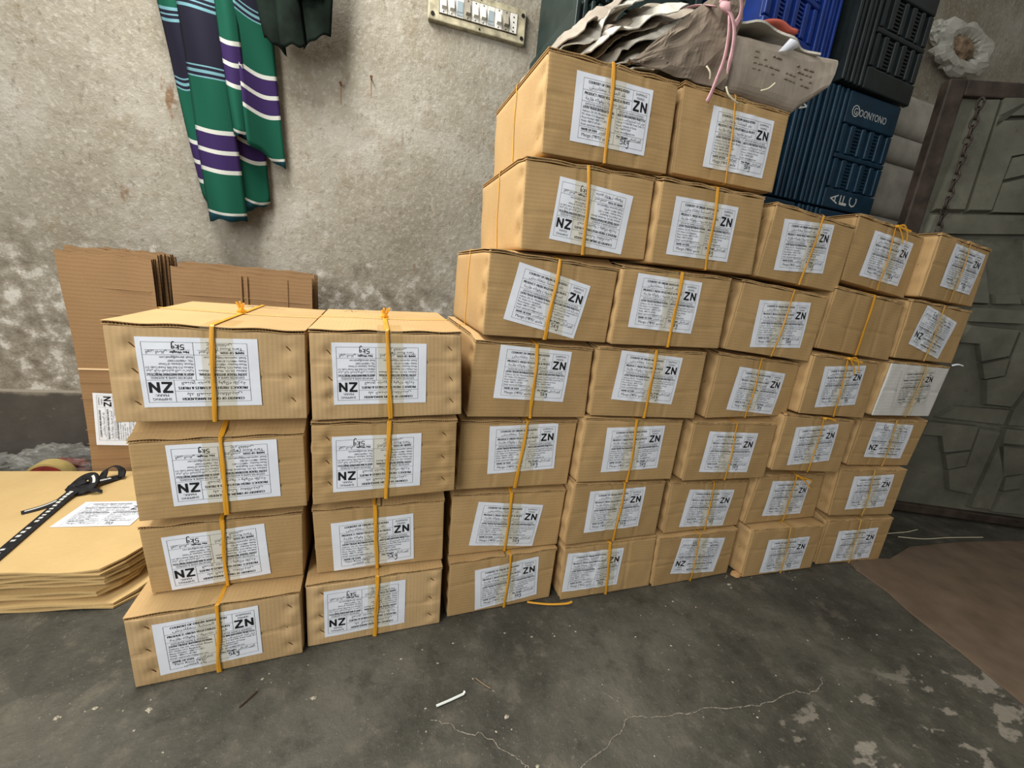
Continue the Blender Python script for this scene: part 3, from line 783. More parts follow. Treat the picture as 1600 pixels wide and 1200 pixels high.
        for c_ in np.linspace(D, 0, 6):
            pts.append(mp(np.array([s1 + off]), np.array([-0.0004]), np.array([c_]))[0]); nn.append(-ez)
        mb.add(*ribbon(pts, nn, wid, 0.0006))
    mb.build('strap', rm, root)
    mb = MB()
    pts = []; nn = []
    for t in np.linspace(0, 1, 8):
        pts.append(mp(np.array([-0.0018]), np.array([H * t]), np.array([D * 0.5 + 0.006 * math.sin(t * 3)]))[0]); nn.append(-eu)
    for t in np.linspace(0, 1, 10):
        pts.append(mp(np.array([W * t]), np.array([H + (0.0022 if row == NCOL[col] else 0.0006)]), np.array([D * (0.5 + 0.03 * math.sin(t * 5 + ph[0]))]))[0]); nn.append(ez)
    for t in np.linspace(1, 0, 8):
        pts.append(mp(np.array([W + 0.0012]), np.array([H * t]), np.array([D * 0.5]))[0]); nn.append(eu)
    mb.add(*ribbon(pts, nn, wid * 0.8, 0.0006))
    mb.build('cross_strap', rm, root)
    # knots and loose ends
    kn = KNOTS.get(key)
    if kn:
        mb = MB()
        if kn == 'stub':
            o = mp(np.array([s0]), np.array([H + 0.002]), np.array([D * 0.5]))[0]
            V, F = tube([o + np.array([-.008, 0, .002]), o + np.array([0, -.002, .006]), o + np.array([.008, 0, .002])], [.003, .006, .003]); mb.add(V, F)
            for q in range(5):
                d = np.array([rs.uniform(-.012, .012), rs.uniform(-.012, .012), 0.016 + rs.uniform(0, .008)])
                mb.add(*ribbon([o + np.array([0, 0, .003]), o + d * 0.5, o + d], [(0, -1, 0)] * 3, .004, .0005))
        else:
            o = mp(np.array([s0]), np.array([H - 0.002]), np.array([0]))[0] + nrm * 0.004
            V, F = tube([o + eu * -.006, o + nrm * .003, o + eu * .006], [.002, .0045, .002]); mb.add(V, F)
            if kn == 'bow':
                ends = [[(0, 0), (.018, .004), (.034, -.014), (.040, -.036)], [(0, 0), (.012, -.012), (.024, -.028), (.030, -.042)], [(0, 0), (.02, -.004), (.044, -.008)]]
            elif kn == 'long':
                ends = [[(0, 0), (.03, -.018), (.055, -.042)], [(0, 0), (.028, -.008), (.052, -.016), (.05, -.024)]]
            else:
                ends = [[(0, .002), (.016, .001), (.034, -.004)]]
            for e_ in ends:
                pp = smooth_path([o + eu * x + ez * z_ + nrm * (0.006 + 0.15 * abs(x)) for x, z_ in e_], 10)
                mb.add(*ribbon(pp, [nrm] * 10, .0048, .0006))
        mb.build('knot', rm, root)
    # staples
    def staple(o, d, out):
        d = d / np.linalg.norm(d)
        V, F = tube([o - d * .0065 - out * .002, o - d * .0060 + out * .0008, o + d * .0060 + out * .0008, o + d * .0065 - out * .002], .0008, 5)
        mesh_obj('staple', V, F, M['staple'], root)
    for sa_, sb_ in stp:
        A = np.array([sa_]); B = np.array([sb_])
        o = mp(A, B, np.zeros(1))[0] + nrm * (float(disp(A, B)[0]) + .0006)
        staple(o, eu * 0.8 - ez * rs.uniform(.7, 1.0), nrm)
    if col >= 3:
        for t in (0.2, 0.5, 0.8):
            o = mp(np.array([0.0042]), np.array([t * H]), np.array([0.035]))[0]
            staple(o, -nrm * 0.7 - ez * 0.8, -eu)
    # marker scribble on the two open tops
    if key in ('1-4', '2-4'):
        pts2 = [[(0.10, 0.315), (0.115, 0.332), (0.13, 0.318), (0.112, 0.312), (0.14, 0.326), (0.17, 0.314), (0.18, 0.322)], [(0.12, 0.300), (0.15, 0.306), (0.20, 0.296)]]
        if key == '2-4': pts2 = [[(0.04, 0.30), (0.055, 0.325), (0.06, 0.298), (0.075, 0.315), (0.10, 0.30), (0.13, 0.31), (0.14, 0.296)]]
        V3, F3 = strokes(pts2, 0.0016)
        mesh_obj('handwriting', mp(V3[:, 0], np.full(len(V3), H + 0.0012), V3[:, 1]), F3, M['pen'], root)
    return root

for key in BOXES:
    build_carton(key)

M['shaded_raw_edge'] = plain('shaded_fluted_edge', srgb(84, 58, 36), 0.9, 0.05, 160, 0.4)  # raw board edges, with the shade on them put into a dark colour
# ------------------------------------------------------------------ flattened cartons standing against the wall
def flat_sheet(name, label, group, x0, x1, zt, y, lean, mat, thick=0.0065, left_in=0.0, drop=0.0):
    """standing sheet on the floor leaning back by lean metres over its height"""
    root = thing(name, label, 'flattened carton', ((x0 + x1) / 2, y, 0), group)
    ox = (x0 + x1) / 2
    ph = random.uniform(0, 6)
    def fn(u, v):
        x = x0 + (x1 - x0) * u + left_in * (1 - u) * math.sin(math.pi * min(1, v * 1.15)) + 0.002 * math.sin(v * 9 + ph)
        z = (zt - drop * u) * v
        if v > 0.98: z += 0.0025 * math.sin(u * 23 + ph)
        return (x - ox, lean * v + 0.003 * math.sin(u * 4 + ph) * math.sin(v * 5), z)
    V, F, uv = sheet(fn, 14, 22, thick, (x1 - x0, zt))
    mesh_obj('board', V, F, mat, root, uv, rim=(2 * 13 * 21, M['shaded_raw_edge']))
    return root

N1 = 12
for i in range(N1):
    y = 0.712 + i * 0.0145
    g = 'upright flattened cartons in the left bundle'
    lbl = ('front flattened carton of the tall bundle, white label turned sideways' if i == 0 else 'flattened carton standing edge-on behind the tall front sheet at left')
    jx = random.uniform(-.004, .004) if i else 0
    x0 = -0.244 + (0.05 if i > 3 else 0.0) + jx
    zt = 0.762 + (0 if i < 3 else 0.012) + random.uniform(-.006, .004)
    r_ = flat_sheet('flattened_carton', lbl, None if i == 0 else g, x0, -0.030 + jx * 0.6, zt, y, 0.008, M['card_red'], left_in=0.012)
    if i == 0:
        front_sheet = r_
ox, oy = -0.137, 0.712
_sl = MB().box((-0.095, -0.0012, 0.424), (0.105, 0.004, 0.4275)).build('slit', plain('pale_slit', srgb(226, 200, 160), 0.8, 0.1), front_sheet)
for zc in (0.665, 0.59, 0.52, 0.385, 0.335, 0.235, 0.19, 0.14):
    V, F = tube([(-0.1, -0.0034 + 0.008 * zc / 0.76, zc), (0, -0.0040 + 0.008 * zc / 0.76, zc + 0.001), (0.1, -0.0034 + 0.008 * zc / 0.76, zc)], 0.0010, 5)
    mesh_obj('score_line', V, F, M['card_red'], front_sheet)
def flat_label(parent, cx, cy, cz, ex, ey, out, kind='mango', hand=True):
    ex = np.array(ex, float); ey = np.array(ey, float); out = np.array(out, float); c = np.array([cx, cy, cz], float)
    gx, gy = np.meshgrid(np.linspace(-LABEL_W / 2, LABEL_W / 2, 8), np.linspace(-LABEL_H / 2, LABEL_H / 2, 6)); gx = gx.ravel(); gy = gy.ravel()
    pl = lambda x, y, o: c + x[:, None] * ex + y[:, None] * ey + out * o
    n0 = len(gx)
    ring = [i for i in range(8)] + [j * 8 + 7 for j in range(1, 6)] + [5 * 8 + i for i in range(6, -1, -1)] + [j * 8 for j in range(4, 0, -1)]
    FF = grid_faces(8, 6) + [(q_, p_, p_ + n0, q_ + n0) for p_, q_ in zip(ring, ring[1:] + ring[:1])]
    lo = mesh_obj('label', np.concatenate([pl(gx, gy, 0.0004), pl(gx, gy, 0.0)]), FF, M['paper'], parent)
    V2, F2 = PRINT[kind]
    mesh_obj('print', pl(V2[:, 0], V2[:, 1], 0.0007), F2, M['ink'], lo)
    if hand:
        V3, F3 = strokes(hw(HAND, 0.024, -0.049, 0.0075), 0.0011)
        mesh_obj('handwriting', pl(V3[:, 0], V3[:, 1], 0.0009), F3, M['pen'], lo)
a = math.radians(87)
flat_label(front_sheet, -0.014, -0.0050, 0.268, (math.cos(a), 0, math.sin(a)), (-math.sin(a), 0, math.cos(a)), (0, -1, 0))

for i in range(9):
    y = 0.690 + i * 0.0155 if i else 0.690
    lbl = ('front flattened carton of the shorter bundle, seen above the left cartons' if i == 0 else 'flattened carton standing behind the front sheet of the shorter bundle')
    jx = random.uniform(-.006, .006)
    zt = 0.742 + (0.012 if i > 2 else 0) + random.uniform(-.004, .006)
    r_ = flat_sheet('flattened_carton', lbl, None if i == 0 else 'upright flattened cartons in the right bundle', 0.028 + jx, 0.402 + jx - (0.02 if i > 4 else 0), zt, y, 0.010, M['card_red'])
    if i == 0:
        for xx, rr in ((-0.012, 0.0032), (0.004, 0.0022), (0.115, 0.001)):
            V, F = tube([(xx, -0.0015, 0.02), (xx, -0.001, 0.4), (xx, 0.0045, 0.735)], rr, 6)
            mesh_obj('score_line', V, F, M['card_red'], r_)
        V, F = tube([(-0.18, 0.005, 0.665), (0, 0.005, 0.668), (0.18, 0.005, 0.664)], 0.001, 5)
        mesh_obj('score_line', V, F, M['card_red'], r_)

# ------------------------------------------------------------------ flattened cartons lying on the floor at left
LAY = [(0.0, 0.021, 0.090), (0.0235, 0.0225, 0.058), (0.048, 0.020, 0.072), (0.070, 0.0185, 0.076), (0.090, 0.0155, 0.074)]
for i, (z0, th, xr) in enumerate(LAY):
    fy = [0.196, 0.204, 0.212, 0.205, 0.196][i]
    names = ['bottom', 'second', 'third', 'fourth', 'top']
    lbl = '%s flattened carton of the flat pile lying on the floor at left' % names[i]
    if i == 4: lbl = 'top flattened carton of the flat pile, yellowish, bearing a white label'
    cx, cy = -0.29, 0.44
    root = thing('flattened_carton', lbl, 'flattened carton', (cx, cy, z0), 'flattened cartons in the floor pile')
    ph = random.uniform(0, 6)
    for half in (0, 1):           # folded double: two boards
        h0 = half * th * 0.5 + 0.0005
        def fn(u, v):
            x = -0.72 + (xr + 0.72) * u
            if u > 0.93: x -= 0.10 * max(0, (0.12 - v)) * (u - 0.93) / 0.07 * 4
            y = fy + (0.665 - fy - 0.02 * (xr - x) * 0) * v - 0.12 * (x - 0.07) * 0.9 * (1 - 0 * v) * 1.0
            y += 0.003 * math.sin(x * 21 + ph + half) * (1 - v)
            ed = math.exp(-v * 9) + 0.5 * math.exp(-(1 - u) * 14)
            z = h0 + th * 0.25 + 0.0026 * math.sin(x * 33 + ph * 2 + half * 2) * ed - 0.0015 * ed * half * 0.5
            return (x - cx, y - cy, z)
        V, F, uv = sheet(fn, 40, 14, th * 0.27, (0.8, 0.48))
        mesh_obj('board', V, F, M['card_flat'], root, uv, smooth=False)
    if i == 4: top_flat = root
a = math.radians(-6)
ftop = 0.0005 + 15.5e-3 * 0.5 + 15.5e-3 * 0.25 + 15.5e-3 * 0.135 + 0.0011
flat_label(top_flat, -0.070 + 0.29, 0.436 - 0.44, ftop, (math.cos(a), math.sin(a), 0), (-math.sin(a), math.cos(a), 0), (0, 0, 1))

# black webbing strap with white lettering marks, knotted, on the flat pile
M['webbing'] = plain('black_webbing', srgb(34, 34, 36), 0.75, 0.25, 90, 0.3)
M['white_mark'] = plain('white_woven_mark', srgb(205, 205, 200), 0.7, 0.2)
zt = 0.090 + ftop
sr = thing('webbing_strap', 'black webbing strap with white marks knotted on the flat carton pile', 'strap', (-0.19, 0.42, zt))
def lp(pts): return [(x + 0.19, y - 0.42, z) for x, y, z in pts]
main = smooth_path(lp([(-0.185, 0.20, 0.0025), (-0.188, 0.289, 0.003), (-0.194, 0.38, 0.003), (-0.198, 0.46, 0.004), (-0.198, 0.53, 0.010), (-0.182, 0.575, 0.016), (-0.160, 0.607, 0.010), (-0.135, 0.640, 0.004)]), 40)
V, F, uv = ribbon(main, [(0, -0.25, 1)] * 40, 0.026, 0.0018)
band = mesh_obj('band', V, F, M['webbing'], sr, uv)
rs = random.Random(3)
for i in range(4, 36, 1):
    if 24 < i < 31 or rs.random() < 0.22: continue
    p_ = main[i]; t_ = main[i + 1] - main[i]; t_ /= np.linalg.norm(t_); s_ = np.cross(t_, (0, -0.24, 0.97))
    w0, w1 = (-0.0045, 0.0035) if i > 10 else (-0.006, 0.002)
    q0 = p_ + np.array([0, -0.0006, 0.0024]); L_ = 0.0060 + rs.random() * 0.003
    V = [q0 + s_ * w0, q0 + s_ * w1, q0 + s_ * w1 + t_ * L_, q0 + s_ * w0 + t_ * L_]
    mesh_obj('mark', V, [(0, 1, 2, 3)], M['white_mark'], band)
tail = smooth_path(lp([(-0.256, 0.462, 0.002), (-0.225, 0.485, 0.004), (-0.200, 0.520, 0.008), (-0.185, 0.56, 0.012)]), 14)
V, F, uv = ribbon(tail, [(0, -0.25, 1)] * 14, 0.016, 0.0018); tl = mesh_obj('tail', V, F, M['webbing'], sr, uv)
V, F, uv = ribbon(tail[1:8] + np.array([0, -0.0008, 0.0022]), [(0, -0.25, 1)] * 7, 0.004, 0.0004); mesh_obj('mark', V, F, M['white_mark'], tl, uv)
kp = smooth_path(lp([(-0.215, 0.562, 0.004), (-0.196, 0.592, 0.026), (-0.172, 0.590, 0.034), (-0.160, 0.566, 0.020), (-0.178, 0.548, 0.010), (-0.205, 0.556, 0.016), (-0.185, 0.585, 0.024)]), 30)
V, F, uv = ribbon(kp, [(0, -0.6, 0.8)] * 30, 0.024, 0.003); kn_ = mesh_obj('knot', V, F, M['webbing'], sr, uv, smooth=True)
V, F, uv = ribbon(kp[10:15] + np.array([0, -0.001, 0.0035]), [(0, -0.6, 0.8)] * 5, 0.006, 0.0006); mesh_obj('mark', V, F, M['white_mark'], kn_, uv)
lpnt = smooth_path(lp([(-0.166, 0.612, 0.006), (-0.166, 0.640, 0.026), (-0.146, 0.648, 0.036), (-0.128, 0.640, 0.026), (-0.126, 0.628, 0.008)]), 20)
V, F, uv = ribbon(lpnt, [(0, 0.2, 0.98)] * 20, 0.018, 0.002); mesh_obj('loop', V, F, M['webbing'], sr, uv, smooth=True)
V, F, uv = ribbon(smooth_path(lp([(-0.176, 0.560, 0.010), (-0.150, 0.548, 0.012), (-0.135, 0.552, 0.004)]), 8), [(0, -0.2, 0.98)] * 8, 0.014, 0.002); mesh_obj('end', V, F, M['webbing'], sr, uv)

# plastic bag and tape roll at the wall foot
def blob(name, c, r, amp, mat, parent=None, seed=0, n=(26, 18), freq=3.0, squash=True):
    V = []; F = []
    nu, nv = n
    for j in range(nv + 1):
        th = math.pi * j / nv
        for i in range(nu):
            f_ = 2 * math.pi * i / nu
            d = Vector((math.sin(th) * math.cos(f_), math.sin(th) * math.sin(f_), math.cos(th)))
            k_ = 1 + amp * noise.noise(d * freq + Vector((seed, 0, 0))) + amp * 0.6 * abs(noise.noise(d * freq * 2.3 + Vector((0, seed, 0))))
            z = d.z * r[2] * k_
            V.append((c[0] + d.x * r[0] * k_, c[1] + d.y * r[1] * k_, c[2] + max(z, -r[2] * 0.82) if squash else c[2] + z))
    for j in range(nv):
        for i in range(nu):
            F.append((j * nu + i, (j + 1) * nu + i, (j + 1) * nu + (i + 1) % nu, j * nu + (i + 1) % nu))
    return mesh_obj(name, V, F, mat, parent)
bag = thing('plastic_bag', 'crumpled clear plastic bag with red packet behind the flat pile', 'plastic bag', (-0.42, 0.86, 0))
blob('film', (0.02, 0, 0.058), (0.115, 0.042, 0.066), 0.35, M['plastic'], bag, 3, (40, 26), 3.5)
blob('packet', (0.035, 0.0, 0.045), (0.06, 0.025, 0.030), 0.3, plain('red_packet', srgb(140, 62, 46), 0.5, 0.4), bag, 5)
blob('clump', (-0.16, 0.0, 0.045), (0.10, 0.045, 0.052), 0.45, M['plastic'], bag, 8, (36, 22), 4)
tr_ = thing('tape_roll', 'yellowish tape roll with red core standing behind the flat pile', 'tape roll', (-0.385, 0.79, 0))
def ring_mesh(R, r, w, nseg=40):
    V = []; F = []
    for i in range(nseg):
        a_ = 2 * math.pi * i / nseg
        for rr, yy in ((R, -w / 2), (R, w / 2), (r, w / 2), (r, -w / 2)):
            V.append((rr * math.cos(a_), yy, rr * math.sin(a_)))
    for i in range(nseg):
        for j in range(4):
            a_ = i * 4 + j; b_ = i * 4 + (j + 1) % 4; n_ = ((i + 1) % nseg) * 4
            F.append((a_, b_, n_ + (j + 1) % 4, n_ + j))
    return np.array(V), F
V, F = ring_mesh(0.050, 0.043, 0.040); V[:, 2] += 0.0505; V[:, 0] *= 1.12; mesh_obj('tape', V, F, plain('old_tape', srgb(196, 172, 108), 0.4, 0.5, 40, 0.1), tr_)
V, F = ring_mesh(0.042, 0.026, 0.041); V[:, 2] += 0.0505; V[:, 0] *= 1.12; mesh_obj('core', V, F, plain('red_core', srgb(150, 58, 48), 0.6, 0.3, 30, 0.2), tr_)

# ------------------------------------------------------------------ switchboard on the wall
M['board_cream'] = plain('grimy_cream_plate', srgb(184, 176, 148), 0.55, 0.4, 26, 0.30)
M['switch_white'] = plain('switch_white', srgb(214, 212, 204), 0.4, 0.5, 30, 0.05)
M['switch_grey'] = plain('switch_grey', srgb(158, 152, 138), 0.45, 0.4, 30, 0.12)
M['window_glass'] = plain('indicator_grey_blue', srgb(150, 164, 170), 0.2, 0.6)
M['black_hole'] = plain('black_plastic', srgb(24, 22, 20), 0.5, 0.3)
sb = thing('switchboard', 'cream wall switchboard with a row of switches and sockets', 'switchboard', (0.916, WALL_Y, 1.694))
sb.rotation_euler = (0, math.radians(-0.9), 0)
MB().rbox((-0.174, -0.022, -0.053), (0.174, 0.0, 0.053), 0.004, (4, 1, 2)).build('base_plate', M['board_cream'], sb, smooth=False)
MB().rbox((-0.139, -0.0235, -0.0315), (0.141, -0.0215, 0.0335), 0.0008).build('recess', plain('recess_dark', srgb(60, 52, 40), 0.8, 0.1), sb)
kinds = 'sswgssrsgk'
kinds = ['switch', 'switch', 'indicator', 'grey', 'switch', 'switch', 'indicator', 'switch', 'grey', 'socket']
for i, kd in enumerate(kinds):
    x = -0.137 + i * 0.0278
    md = MB().rbox((x, -0.0265, -0.029), (x + 0.0266, -0.0225, 0.031), 0.0010).build('module', M['switch_grey'] if kd == 'grey' else M['switch_white'], sb)
    if kd in ('switch', 'grey'):
        x0, x1 = x + 0.006, x + 0.0206
        V = [(x0, -0.0262, -0.016), (x1, -0.0262, -0.016), (x1, -0.0262, 0.020), (x0, -0.0262, 0.020), (x0, -0.0380, -0.012), (x1, -0.0380, -0.012), (x1, -0.0290, 0.018), (x0, -0.0290, 0.018)]
        mesh_obj('rocker', V, [(0, 3, 2, 1), (4, 5, 6, 7), (0, 1, 5, 4), (1, 2, 6, 5), (2, 3, 7, 6), (3, 0, 4, 7)], M['switch_grey'] if kd == 'grey' else M['switch_white'], md)
    if kd == 'indicator':
        MB().rbox((x + 0.003, -0.0285, -0.014), (x + 0.0236, -0.0262, 0.018), 0.0008).build('window', M['window_glass'], md)
        MB().rbox((x + 0.003, -0.0280, -0.025), (x + 0.0236, -0.0262, -0.016), 0.0008).build('window', M['window_glass'], md)
    holes = [(0, 0.026), (0, -0.024)] if kd in ('switch', 'grey') else []
    if kd == 'socket': holes = [(0, 0.019), (0, 0.004), (0, -0.012), (0, -0.024)]
    for hx, hz in holes:
        V, F = tube([(x + 0.0133 + hx, -0.0272, hz), (x + 0.0133 + hx, -0.0262, hz)], 0.0022 if kd != 'socket' else 0.0026, 8)
        mesh_obj('screw_hole' if kd != 'socket' else 'pin_hole', V, F, M['black_hole'], md)
for sx, sz in ((-0.160, -0.036), (0.161, -0.036), (0.161, 0.034), (-0.160, 0.034), (0.004, -0.044), (0.004, 0.045)):
    V, F = tube([(sx, -0.0245, sz), (sx, -0.0215, sz)], 0.0065 if abs(sx) > 0.1 else 0.003, 12)
    mesh_obj('screw', V, F, M['black_hole'], sb)
# nail and rust-stained nail holes in the wall
for x, z_ in ((0.466, 1.385), (0.563, 1.425)):
    nl = MB(); V, F = tube([(x, WALL_Y - 0.016, z_), (x, WALL_Y + 0.01, z_ - 0.002)], 0.0022, 8); nl.add(V, F)
    V, F = tube([(x, WALL_Y - 0.018, z_), (x, WALL_Y - 0.016, z_)], 0.005, 10); nl.add(V, F)
    tag(nl.build('nail', plain('rusty_nail', srgb(96, 62, 40), 0.8, 0.3)), {0.466: 'rusty nail in the bare wall between the cloth and the switchboard, lower one', 0.563: 'rusty nail in the bare wall left of the switchboard, upper one'}[x], 'nail', 'nails in the wall')
    mesh_obj('stain', [(x - .003, WALL_Y - .0005, z_), (x + .003, WALL_Y - .0005, z_), (x + .0015, WALL_Y - .0005, z_ - .055), (x - .001, WALL_Y - .0005, z_ - .06)], [(0, 1, 2, 3)], plain('rust_stain', srgb(136, 116, 90), 0.9, 0.1), bpy.data.objects['wall_back'])

# ------------------------------------------------------------------ hanging checked cloth
k = NT('checked_cotton')
uv = k.coord('UV'); v = k.sep(uv)[1]
TEAL, WHT, GRN, PUR, NAV, LBL = srgb(26, 72, 82), srgb(200, 202, 194), srgb(16, 82, 63), srgb(52, 34, 82), srgb(28, 26, 42), srgb(110, 156, 166)
st = [(0, TEAL), (.026, WHT), (.032, GRN), (.146, WHT), (.160, PUR), (.200, WHT), (.214, PUR), (.254, WHT), (.268, GRN), (.400, LBL), (.406, NAV), (.413, LBL), (.419, NAV), (.426, LBL), (.432, NAV),
      (.570, LBL), (.576, NAV), (.583, LBL), (.589, NAV), (.596, LBL), (.602, GRN), (.735, WHT), (.75, PUR), (.79, WHT), (.80, GRN)]
c = k.ramp(v, st, 'CONSTANT')
wv = k.noise(k.scalev(uv, (400, 400, 1)), 1.0, 2)
c = k.mix(0.35, c, k.mix(wv, srgb(20, 24, 26), c), 'MIX')
k.base(c); k.rough(0.85); k.b.inputs['Specular IOR Level'].default_value = 0.15
k.bump(wv, 0.2, 0.001)
M['lungi'] = k.m
cloth = thing('hanging_cloth', 'green purple and white striped cotton cloth hanging on the wall', 'cloth', (0.14, 0.86, 0.88))
def strips(defs, ztop, mat, name, parent, org):
    mb = MB()
    for (tx0, tx1, bx0, bx1, zb0, zb1, zref, yb, bulge, hem, fr) in defs:
        nu, nv = 12, 40
        Vv = []; U = []
        for j in range(nv):
            for i in range(nu):
                s = i / (nu - 1)
                zb = zb0 + (zb1 - zb0) * s + 0.004 * math.sin(s * 11 + bx0 * 50)
                z = zb + (ztop - zb) * j / (nv - 1)
                t = (z - zb) / (zref - zb)              # 1 at the level where the top widths are given
                x0 = bx0 + (tx0 - bx0) * t; x1 = bx1 + (tx1 - bx1) * t
                x = x0 + (x1 - x0) * s
                y = yb - bulge * math.sin(math.pi * s) + 0.004 * math.sin(z * 13 + s * 5 + bx0 * 40) + fr * (s - 0.5) 
                Vv.append((x - org[0], y - org[1], z - org[2])); U.append((s * 0.1, z - hem + 0.010 * math.sin(s * 3.1) ))
        mb.add(Vv, grid_faces(nu, nv), U)
    ob = mb.build(name, mat, parent, smooth=True)
    md = ob.modifiers.new('thickness', 'SOLIDIFY'); md.thickness = 0.0015; md.offset = 0
    return ob
CO = (0.14, 0.86, 0.88)
strips([(-0.018, 0.055, 0.052, 0.095, 0.985, 0.900, 1.46, 0.880, 0.010, 0.863, -0.02),
        (0.040, 0.150, 0.083, 0.188, 0.893, 0.900, 1.48, 0.850, 0.028, 0.893, 0.0),
        (0.136, 0.190, 0.168, 0.213, 1.150, 1.148, 1.50, 0.838, 0.022, 1.135, 0.01),
        (0.180, 0.268, 0.205, 0.297, 1.135, 1.085, 1.52, 0.862, -0.010, 1.085, 0.07),
        (0.150, 0.225, 0.180, 0.246, 0.935, 0.972, 1.30, 0.880, -0.008, 0.945, 0.05)], 1.78, M['lungi'], 'drape', cloth, CO)
M['dark_cloth'] = plain('dark_green_cloth', srgb(18, 28, 22), 0.9, 0.1, 14, 0.35)
M['green_cloth'] = plain('grey_green_cloth', srgb(70, 108, 88), 0.9, 0.1, 14, 0.2)
garment = thing('hanging_garment', 'dark green garment hanging on the wall right of the striped cloth', 'garment', (0.36, 0.84, 1.40))
strips([(0.235, 0.300, 0.262, 0.318, 1.425, 1.402, 1.55, 0.835, 0.015, 0, 0.01), (0.290, 0.360, 0.305, 0.375, 1.412, 1.425, 1.56, 0.825, 0.020, 0, 0.0),
        (0.352, 0.450, 0.366, 0.444, 1.430, 1.478, 1.57, 0.832, 0.018, 0, -0.012)], 1.80, M['dark_cloth'], 'drape', garment, (0.36, 0.84, 1.40))
strips([(0.345, 0.425, 0.352, 0.420, 1.545, 1.556, 1.58, 0.806, 0.012, 0, 0.0)], 1.80, M['green_cloth'], 'fold', garment, (0.36, 0.84, 1.40))

# ------------------------------------------------------------------ plastic crates behind the cartons
def crate_mat(name, col):
    k = NT(name)
    n = k.noise(k.coord(), 18, 5)
    k.base(k.ramp(n, [(0.3, tuple(x * 0.7 for x in col[:3]) + (1,)), (0.7, tuple(min(1, x * 1.25) for x in col[:3]) + (1,))]))
    k.rough(0.42); k.b.inputs['Specular IOR Level'].default_value = 0.4
    return k.m
CM = {'teal': crate_mat('dark_teal_plastic', srgb(13, 46, 66)), 'blue': crate_mat('blue_plastic', srgb(16, 50, 128)), 'dark': crate_mat('blackish_green_plastic', srgb(28, 36, 38)), 'green': crate_mat('dark_green_plastic', srgb(28, 44, 42))}
M['letter'] = plain('white_crate_letters', srgb(190, 194, 190), 0.6, 0.3, 60, 0.1)
CW, CH, CDp = 0.40, 0.398, 0.42
def crate(loc, mat, label, group, rotz=0.0, text=None, flip=False):
    root = thing('plastic_crate', label, 'crate', loc, group, rotz)
    # local x 0..CW, y 0 (front)..CDp, z 0..CH; standing on its end
    m = CM[mat]
    MB().rbox((0.012, 0.016, 0.004), (CW - 0.006, CDp, CH - 0.004), 0.012, (2, 2, 2)).build('shell', m, root)
    sx = (lambda x0, x1: (CW - x1, CW - x0)) if flip else (lambda x0, x1: (x0, x1))
    for i in range(5):     # nested rims along the upright edge
        a0, a1 = sx(0.004 + i * 0.023, 0.004 + i * 0.023 + 0.013)
        MB().rbox((a0, 0.0 + 0.003 * (i % 2), 0.002), (a1, 0.03, CH - 0.002), 0.004, (1, 1, 4)).build('rim', m, root)
    b0, b1 = sx(0.122, CW)
    top_b = MB().rbox((b0, 0.003, 0.292), (b1, 0.024, CH - 0.002), 0.005, (2, 1, 1)).build('band', m, root)
    bot_b = MB().rbox((b0, 0.003, 0.002), (b1, 0.024, 0.072), 0.005, (2, 1, 1)).build('band', m, root)
    MB().rbox((b0, 0.005, 0.176), (b1, 0.022, 0.192), 0.004, (2, 1, 1)).build('band', m, root)
    sl = MB()
    for (z0, z1) in ((0.074, 0.176), (0.192, 0.292)):
        for i, xo in enumerate((0.128, 0.172, 0.232, 0.276, 0.330, 0.374)):
            a0, a1 = sx(xo, xo + (0.020 if i % 2 == 0 else 0.024))
            MB().rbox((a0, 0.004, z0 + 0.002), (a1, 0.02, z1 - 0.002), 0.004, (1, 1, 1)).build('rib', m, root)
        for xo in (0.196, 0.300):
            a0, a1 = sx(xo, xo + 0.034)
            for q in range(8):
                zz = z0 + 0.008 + q * 0.0115
                sl.box((a0, 0.009, zz), (a1, 0.02, zz + 0.005))
    ob = sl.build('vent_slats', m, root, kind='stuff')
    def put(s, x, z, h, w, parent, rot=0.0, mark='lettering'):
        V, F = place_text(s, 0, 0, h, w)
        c_, s_ = math.cos(rot), math.sin(rot)
        mesh_obj(mark, [(x + a_ * c_ - b_ * s_, 0.0022, z + a_ * s_ + b_ * c_) for a_, b_ in V], F, M['letter'], parent)
    if text == 'brand':
        put('OONYONO', 0.186, 0.322, 0.024, 0.150, top_b)
        put('G', 0.157, 0.324, 0.022, 0.018, top_b, mark='emblem')
        V, F = ring_mesh(0.0190, 0.0160, 0.0004); V[:, 0] += 0.166; V[:, 1] += 0.0021; V[:, 2] += 0.335
        mesh_obj('emblem_ring', V, F, M['letter'], top_b)
        for i, ch in enumerate('AFC'):
            put(ch, 0.196 + i * 0.052, 0.020, 0.042, 0.034, bot_b, math.radians(90))
    if text == 'ma':
        for i, ch in enumerate('MA'):
            put(ch, 0.232 + i * 0.060, 0.318, 0.050, 0.036, top_b, math.radians(-90))
    return root
CY = 0.47
crate((2.085, CY, 1.20), 'teal', 'dark teal plastic crate lettered AFC behind the right cartons', 'stacked plastic crates', text='brand')
crate((1.675, CY, 1.20), 'teal', 'dark teal plastic crate left of the AFC one, mostly covered by cartons', 'stacked plastic crates', flip=True, text='ma')
crate((1.700, CY - 0.05, 1.60), 'blue', 'bright blue plastic crate at the top of the crate stack', 'stacked plastic crates', math.radians(11), flip=True)
crate((2.112, CY - 0.02, 1.60), 'dark', 'blackish plastic crate right of the bright blue one', 'stacked plastic crates', math.radians(2))
crate((1.105, CY + 0.02, 1.20), 'green', 'dark green plastic crate behind the torn paper, at its left', 'stacked plastic crates')
crate((1.125, CY + 0.02, 1.60), 'green', 'dark green plastic crate highest at the left of the blue one', 'stacked plastic crates')
HID = 'dark plastic crate low in the pile, hidden behind the carton stacks'
